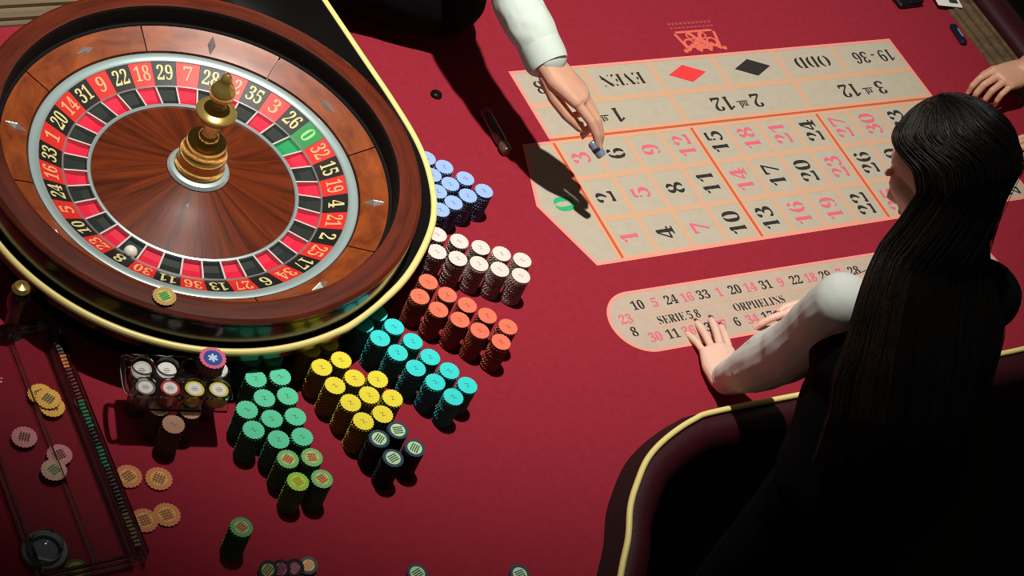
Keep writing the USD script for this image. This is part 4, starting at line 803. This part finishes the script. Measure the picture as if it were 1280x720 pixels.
# ---------------------------------------------------------------- the man leaning in from the far side
mp_ = Thing('person', 'man in black waistcoat reaching a white sleeve across the felt to the layout', 'person', [-3.2 * U, 11.6 * U, 0.0])
sL, sR = w3(-1.75, 8.3, 4.1), w3(-4.2, 9.5, 4.1)
eL, wL = w3(-1.93, 5.75, 3.75), w3(-1.50, 3.42, 2.95)
pel, che, nek = w3(-3.0, 11.5, 0.7), w3(-2.75, 8.7, 2.9), w3(-2.8, 8.4, 4.8)
sd = unit(sL - sR)
mh, mf, mu = w3(-2.7, 7.7, 6.2), unit([0.3, -0.8, -0.5]), np.array([0, -0.5, 1.0])
hd2, ey2, ir2, hpt2, HF2 = head_solid(mh, mf, mu, 1.03)
tip_t = w3(-0.86, 1.72, 2.35)
hM, tipsM = hand(wL, np.array([1.0, -1.45, -0.55]), [0.15, 0.1, 1.0], False, [(6, 16, 14), (10, 24, 20), (18, 40, 30), (26, 48, 36)], (0, 0, -2, -4), [(0.02, 0.02, -0.012), (0.056, 0.028, -0.026), (0.094, 0.026, -0.032), (0.126, 0.02, -0.034)], 1.14)
eR, wR_ = w3(-5.7, 10.2, 1.9), w3(-4.9, 9.75, 0.9)
hM2, tipsM2 = hand(wR_, np.array([0.9, 0.0, -0.15]), [0, 0, 1], True, [(8, 14, 10)] * 4, (2, 0, -3, -7), [(0.02, 0.024, -0.006), (0.05, 0.046, -0.014), (0.075, 0.054, -0.018), (0.1, 0.056, -0.02)], 1.03)
kn2 = [w3(-3.3 + k * 0.95, 11.9, -3.6) for k in (-1, 1)]; an2 = [w3(-3.3 + k * 0.9, 12.6, -7.4) for k in (-1, 1)]; to2 = [w3(-3.3 + k * 1.0, 11.2, -7.85) for k in (-1, 1)]
hp2 = [pel + sd * k * 0.085 for k in (-1, 1)]
rough = [blob((pel - sd * 0.08, 0.1), (pel + sd * 0.08, 0.1), (che - sd * 0.07, 0.1), (che + sd * 0.07, 0.1)), blob((che - sd * 0.07, 0.1), (che + sd * 0.07, 0.1), (sL - sd * 0.03, 0.05), (sR + sd * 0.03, 0.05), (nek, 0.06)),
         *chain([sL, eL, wL], [0.05, 0.04, 0.029]), *chain([sR, eR, wR_], [0.05, 0.04, 0.029]), bone(nek, 0.057, mh - unit(mu) * 0.05, 0.055), hd2]
for k in (0, 1): rough += chain([hp2[k], kn2[k], an2[k]], [0.09, 0.058, 0.04]) + [bone(an2[k], 0.04, to2[k], 0.028)]
mb = mp_.part('body', to_manifold(soften(union(rough), 0.014, 6)) + hM + hM2, SKIN, local=False, smooth=True)
for e_ in ey2: mp_.part('eye', e_, IVORY, local=False, smooth=True, parent=mb)
for e_ in ir2: mp_.part('iris', e_, MATTE, local=False, smooth=True, parent=mb)
for n_ in nails(tipsM + tipsM2): mp_.part('fingernail', n_, NAILN, local=False, smooth=True, parent=mb)
bel = w3(-2.35, 7.95, 1.2)
mp_.part('waistcoat', cloth([blob((pel - sd * 0.085, 0.114), (pel + sd * 0.085, 0.114), (bel - sd * 0.09, 0.1), (bel + sd * 0.09, 0.1)), blob((bel - sd * 0.09, 0.1), (bel + sd * 0.09, 0.1), (che - sd * 0.075, 0.112), (che + sd * 0.075, 0.112)), blob((che - sd * 0.075, 0.112), (che + sd * 0.075, 0.112), (sL - sd * 0.055, 0.056), (sR + sd * 0.055, 0.056), (nek - [0, 0, 0.03], 0.06))], 0.016, 0.006, 13, 6), CLOTHB, local=False, smooth=True, label='black waistcoat')
for a, b, c, q in ((sL, eL, wL, 7), (sR, eR, wR_, 8)):
    s_ = [bone(a, 0.066, b, 0.056), bone(b, 0.056, b + (c - b) * 0.6, 0.05), bone(b + (c - b) * 0.6, 0.05, c - (c - b) * 0.04, 0.0435)]
    mp_.part('sleeve', cloth(s_, 0.009, 0.013, 12, q, 4), SHIRT, local=False, smooth=True, label='white shirt sleeve')
    d_ = unit(c - b); cf = lathe([(0.031, -0.034), (0.044, -0.034), (0.0435, 0.0), (0.0415, 0.012), (0.031, 0.012)], 32)
    R_ = trimesh.geometry.align_vectors([0, 0, 1], d_); R_[:3, 3] = c - d_ * 0.002; cf.apply_transform(R_); mp_.part('cuff', cf, SHIRT, local=False, smooth=40)
mp_.part('trousers', cloth([blob((pel - sd * 0.085, 0.108), (pel + sd * 0.085, 0.108), (hp2[0] - [0, 0, 0.08], 0.1), (hp2[1] - [0, 0, 0.08], 0.1))] + [x for k in (0, 1) for x in chain([hp2[k], kn2[k], an2[k] + [0, 0, 0.03]], [0.105, 0.08, 0.07])], 0.02, 0.005, 12, 9), CLOTHB, local=False, smooth=True, label='black trousers')
for k in (0, 1): mp_.part('shoe', soften(union([blob((an2[k] - [0, -0.012, 0.02], 0.034), (to2[k], 0.032), (an2[k] + [0, 0, 0.02], 0.04))]), 0.014, 3), BLACKL, local=False, smooth=True)
mp_.part('hair', soften(union([blob(*[(hpt2(p), r) for p, r in (((-0.03, 0, 0.045), 0.08), ((0.03, 0, 0.055), 0.064), ((-0.05, 0, -0.02), 0.06), ((-0.035, 0.03, -0.005), 0.052), ((-0.035, -0.03, -0.005), 0.052))])]), 0.014, 3), HAIRB, local=False, smooth=True, label='short dark hair')
# what he holds
mt = np.mean([tipsM[0][0], tipsM[4][0]], axis=0) + unit([1.0, -1.45, -0.55]) * 0.026 + np.array([-0.004, -0.004, -0.004])
ml = Thing('silver_marker', 'silver-blue win marker held in the reaching hand over the layout', 'win marker', mt)
mm = lathe([(0, -0.02), (0.009, -0.02), (0.0105, -0.017), (0.0105, 0.012), (0.008, 0.017), (0, 0.018)], 32); ms_ = lathe([(0.0104, -0.006), (0.0108, -0.006), (0.0108, 0.002), (0.0104, 0.002)], 32)
T = trimesh.geometry.align_vectors([0, 0, 1], unit([-0.5, 0.75, 0.42]))
for m_ in (mm, ms_): m_.apply_transform(T)
ml.part('marker_body', mm, pbr('marker_steel', (150, 178, 200), 0.3, metal=0.5), smooth=40); ml.part('marker_band', ms_, pbr('marker_dark', (30, 44, 60), 0.3), smooth=40)

# ---------------------------------------------------------------- the player at the table's end: two bare hands over the felt
rp = Thing('person', 'player at the table end whose two bare hands reach over the felt', 'person', [19.6 * U, 2.4 * U, 0.0])
wr1, el1, s1 = w3(14.7, 3.5, 0.95), w3(17.1, 4.3, 1.3), w3(19.0, 4.2, 4.2)
wr2, el2, s2 = w3(14.7, 1.25, 0.65), w3(17.1, 0.9, 1.3), w3(19.0, 0.8, 4.2)
h1, t1 = hand(wr1, np.array([-1.0, -0.16, -0.05]), [-0.1, 0, 1], False, [(22, 42, 32), (24, 46, 34), (28, 50, 36), (30, 50, 36)], (3, 0, -4, -8), [(0.02, 0.024, -0.008), (0.05, 0.046, -0.026), (0.078, 0.048, -0.038), (0.104, 0.04, -0.046)], 1.0)
h2, t2 = hand(wr2, np.array([-1.0, 0.1, -0.08]), [-0.05, 0.2, 1], True, [(10, 18, 14), (12, 20, 16), (14, 22, 16), (16, 24, 18)], (3, 0, -4, -8), [(0.02, 0.024, -0.006), (0.052, 0.046, 0.0), (0.08, 0.05, 0.002), (0.108, 0.046, 0.0)], 1.0)
pv3, ch3, nk3 = w3(20.2, 2.5, 0.2), w3(19.6, 2.5, 3.2), w3(19.4, 2.5, 5.0)
y3 = np.array([0, 1.0, 0])
hd3, ey3, ir3, hpt3, HF3 = head_solid(w3(18.9, 2.5, 6.6), unit([-0.85, 0, -0.5]), np.array([-0.4, 0, 1.0]), 1.0)
kn3 = [w3(18.0, 2.5 + k * 1.0, -2.6) for k in (-1, 1)]; an3 = [w3(18.6, 2.5 + k * 1.0, -7.4) for k in (-1, 1)]; to3 = [w3(17.4, 2.5 + k * 1.1, -7.85) for k in (-1, 1)]
rough = [blob((pv3 - y3 * 0.08, 0.1), (pv3 + y3 * 0.08, 0.1), (ch3 - y3 * 0.07, 0.1), (ch3 + y3 * 0.07, 0.1)), blob((ch3 - y3 * 0.07, 0.1), (ch3 + y3 * 0.07, 0.1), (s1 - y3 * 0.02, 0.05), (s2 + y3 * 0.02, 0.05), (nk3, 0.058)),
         *chain([s1, el1, wr1], [0.05, 0.041, 0.029]), *chain([s2, el2, wr2], [0.05, 0.041, 0.029]), bone(nk3, 0.055, w3(19.0, 2.5, 6.1), 0.055), hd3]
for k in (0, 1): rough += chain([pv3 + y3 * (k * 2 - 1) * 0.085, kn3[k], an3[k]], [0.09, 0.06, 0.04]) + [bone(an3[k], 0.04, to3[k], 0.028)]
b3 = rp.part('body', to_manifold(soften(union(rough), 0.013, 6)) + h1 + h2, SKIN, local=False, smooth=True)
for e_ in ey3: rp.part('eye', e_, IVORY, local=False, smooth=True, parent=b3)
for n_ in nails(t1 + t2): rp.part('fingernail', n_, NAILN, local=False, smooth=True, parent=b3)
rp.part('shirt', cloth([blob((pv3 - y3 * 0.085, 0.112), (pv3 + y3 * 0.085, 0.112), (ch3 - y3 * 0.075, 0.112), (ch3 + y3 * 0.075, 0.112)), blob((ch3 - y3 * 0.075, 0.112), (ch3 + y3 * 0.075, 0.112), (s1, 0.062), (s2, 0.062), (nk3 - [0, 0, 0.03], 0.06))] + [bone(s1, 0.064, s1 + (el1 - s1) * 0.7, 0.06), bone(s2, 0.064, s2 + (el2 - s2) * 0.7, 0.06)], 0.016, 0.006, 13, 11), CLOTHB, local=False, smooth=True, label='dark short-sleeved shirt')
rp.part('trousers', cloth([blob((pv3 - y3 * 0.085, 0.106), (pv3 + y3 * 0.085, 0.106), (pv3 - [0, 0.08, 0.08], 0.1), (pv3 + [0, 0.08, -0.08], 0.1))] + [x for k in (0, 1) for x in chain([pv3 + y3 * (k * 2 - 1) * 0.085, kn3[k], an3[k] + [0, 0, 0.03]], [0.105, 0.08, 0.07])], 0.02, 0.005, 12, 12), CLOTHB, local=False, smooth=True)
for k in (0, 1): rp.part('shoe', soften(union([blob((an3[k] - [-0.012, 0, 0.02], 0.034), (to3[k], 0.032), (an3[k] + [0, 0, 0.02], 0.04))]), 0.014, 3), BLACKL, local=False, smooth=True)
rp.part('hair', soften(union([blob(*[(hpt3(p), r) for p, r in (((-0.03, 0, 0.045), 0.08), ((0.03, 0, 0.055), 0.064), ((-0.05, 0, -0.02), 0.06), ((-0.035, 0.03, -0.005), 0.052), ((-0.035, -0.03, -0.005), 0.052))])]), 0.014, 3), HAIRB, local=False, smooth=True, label='short dark hair')
pinch = np.mean([t1[0][0], t1[4][0]], axis=0)
chip_kind('small_gold_chip', 'small yellow chip pinched by the player at the table end', 'casino chip', (226, 178, 70), pinch - [0, 0, 0.002], 0.4, 'mark', 0.012, 0.004)
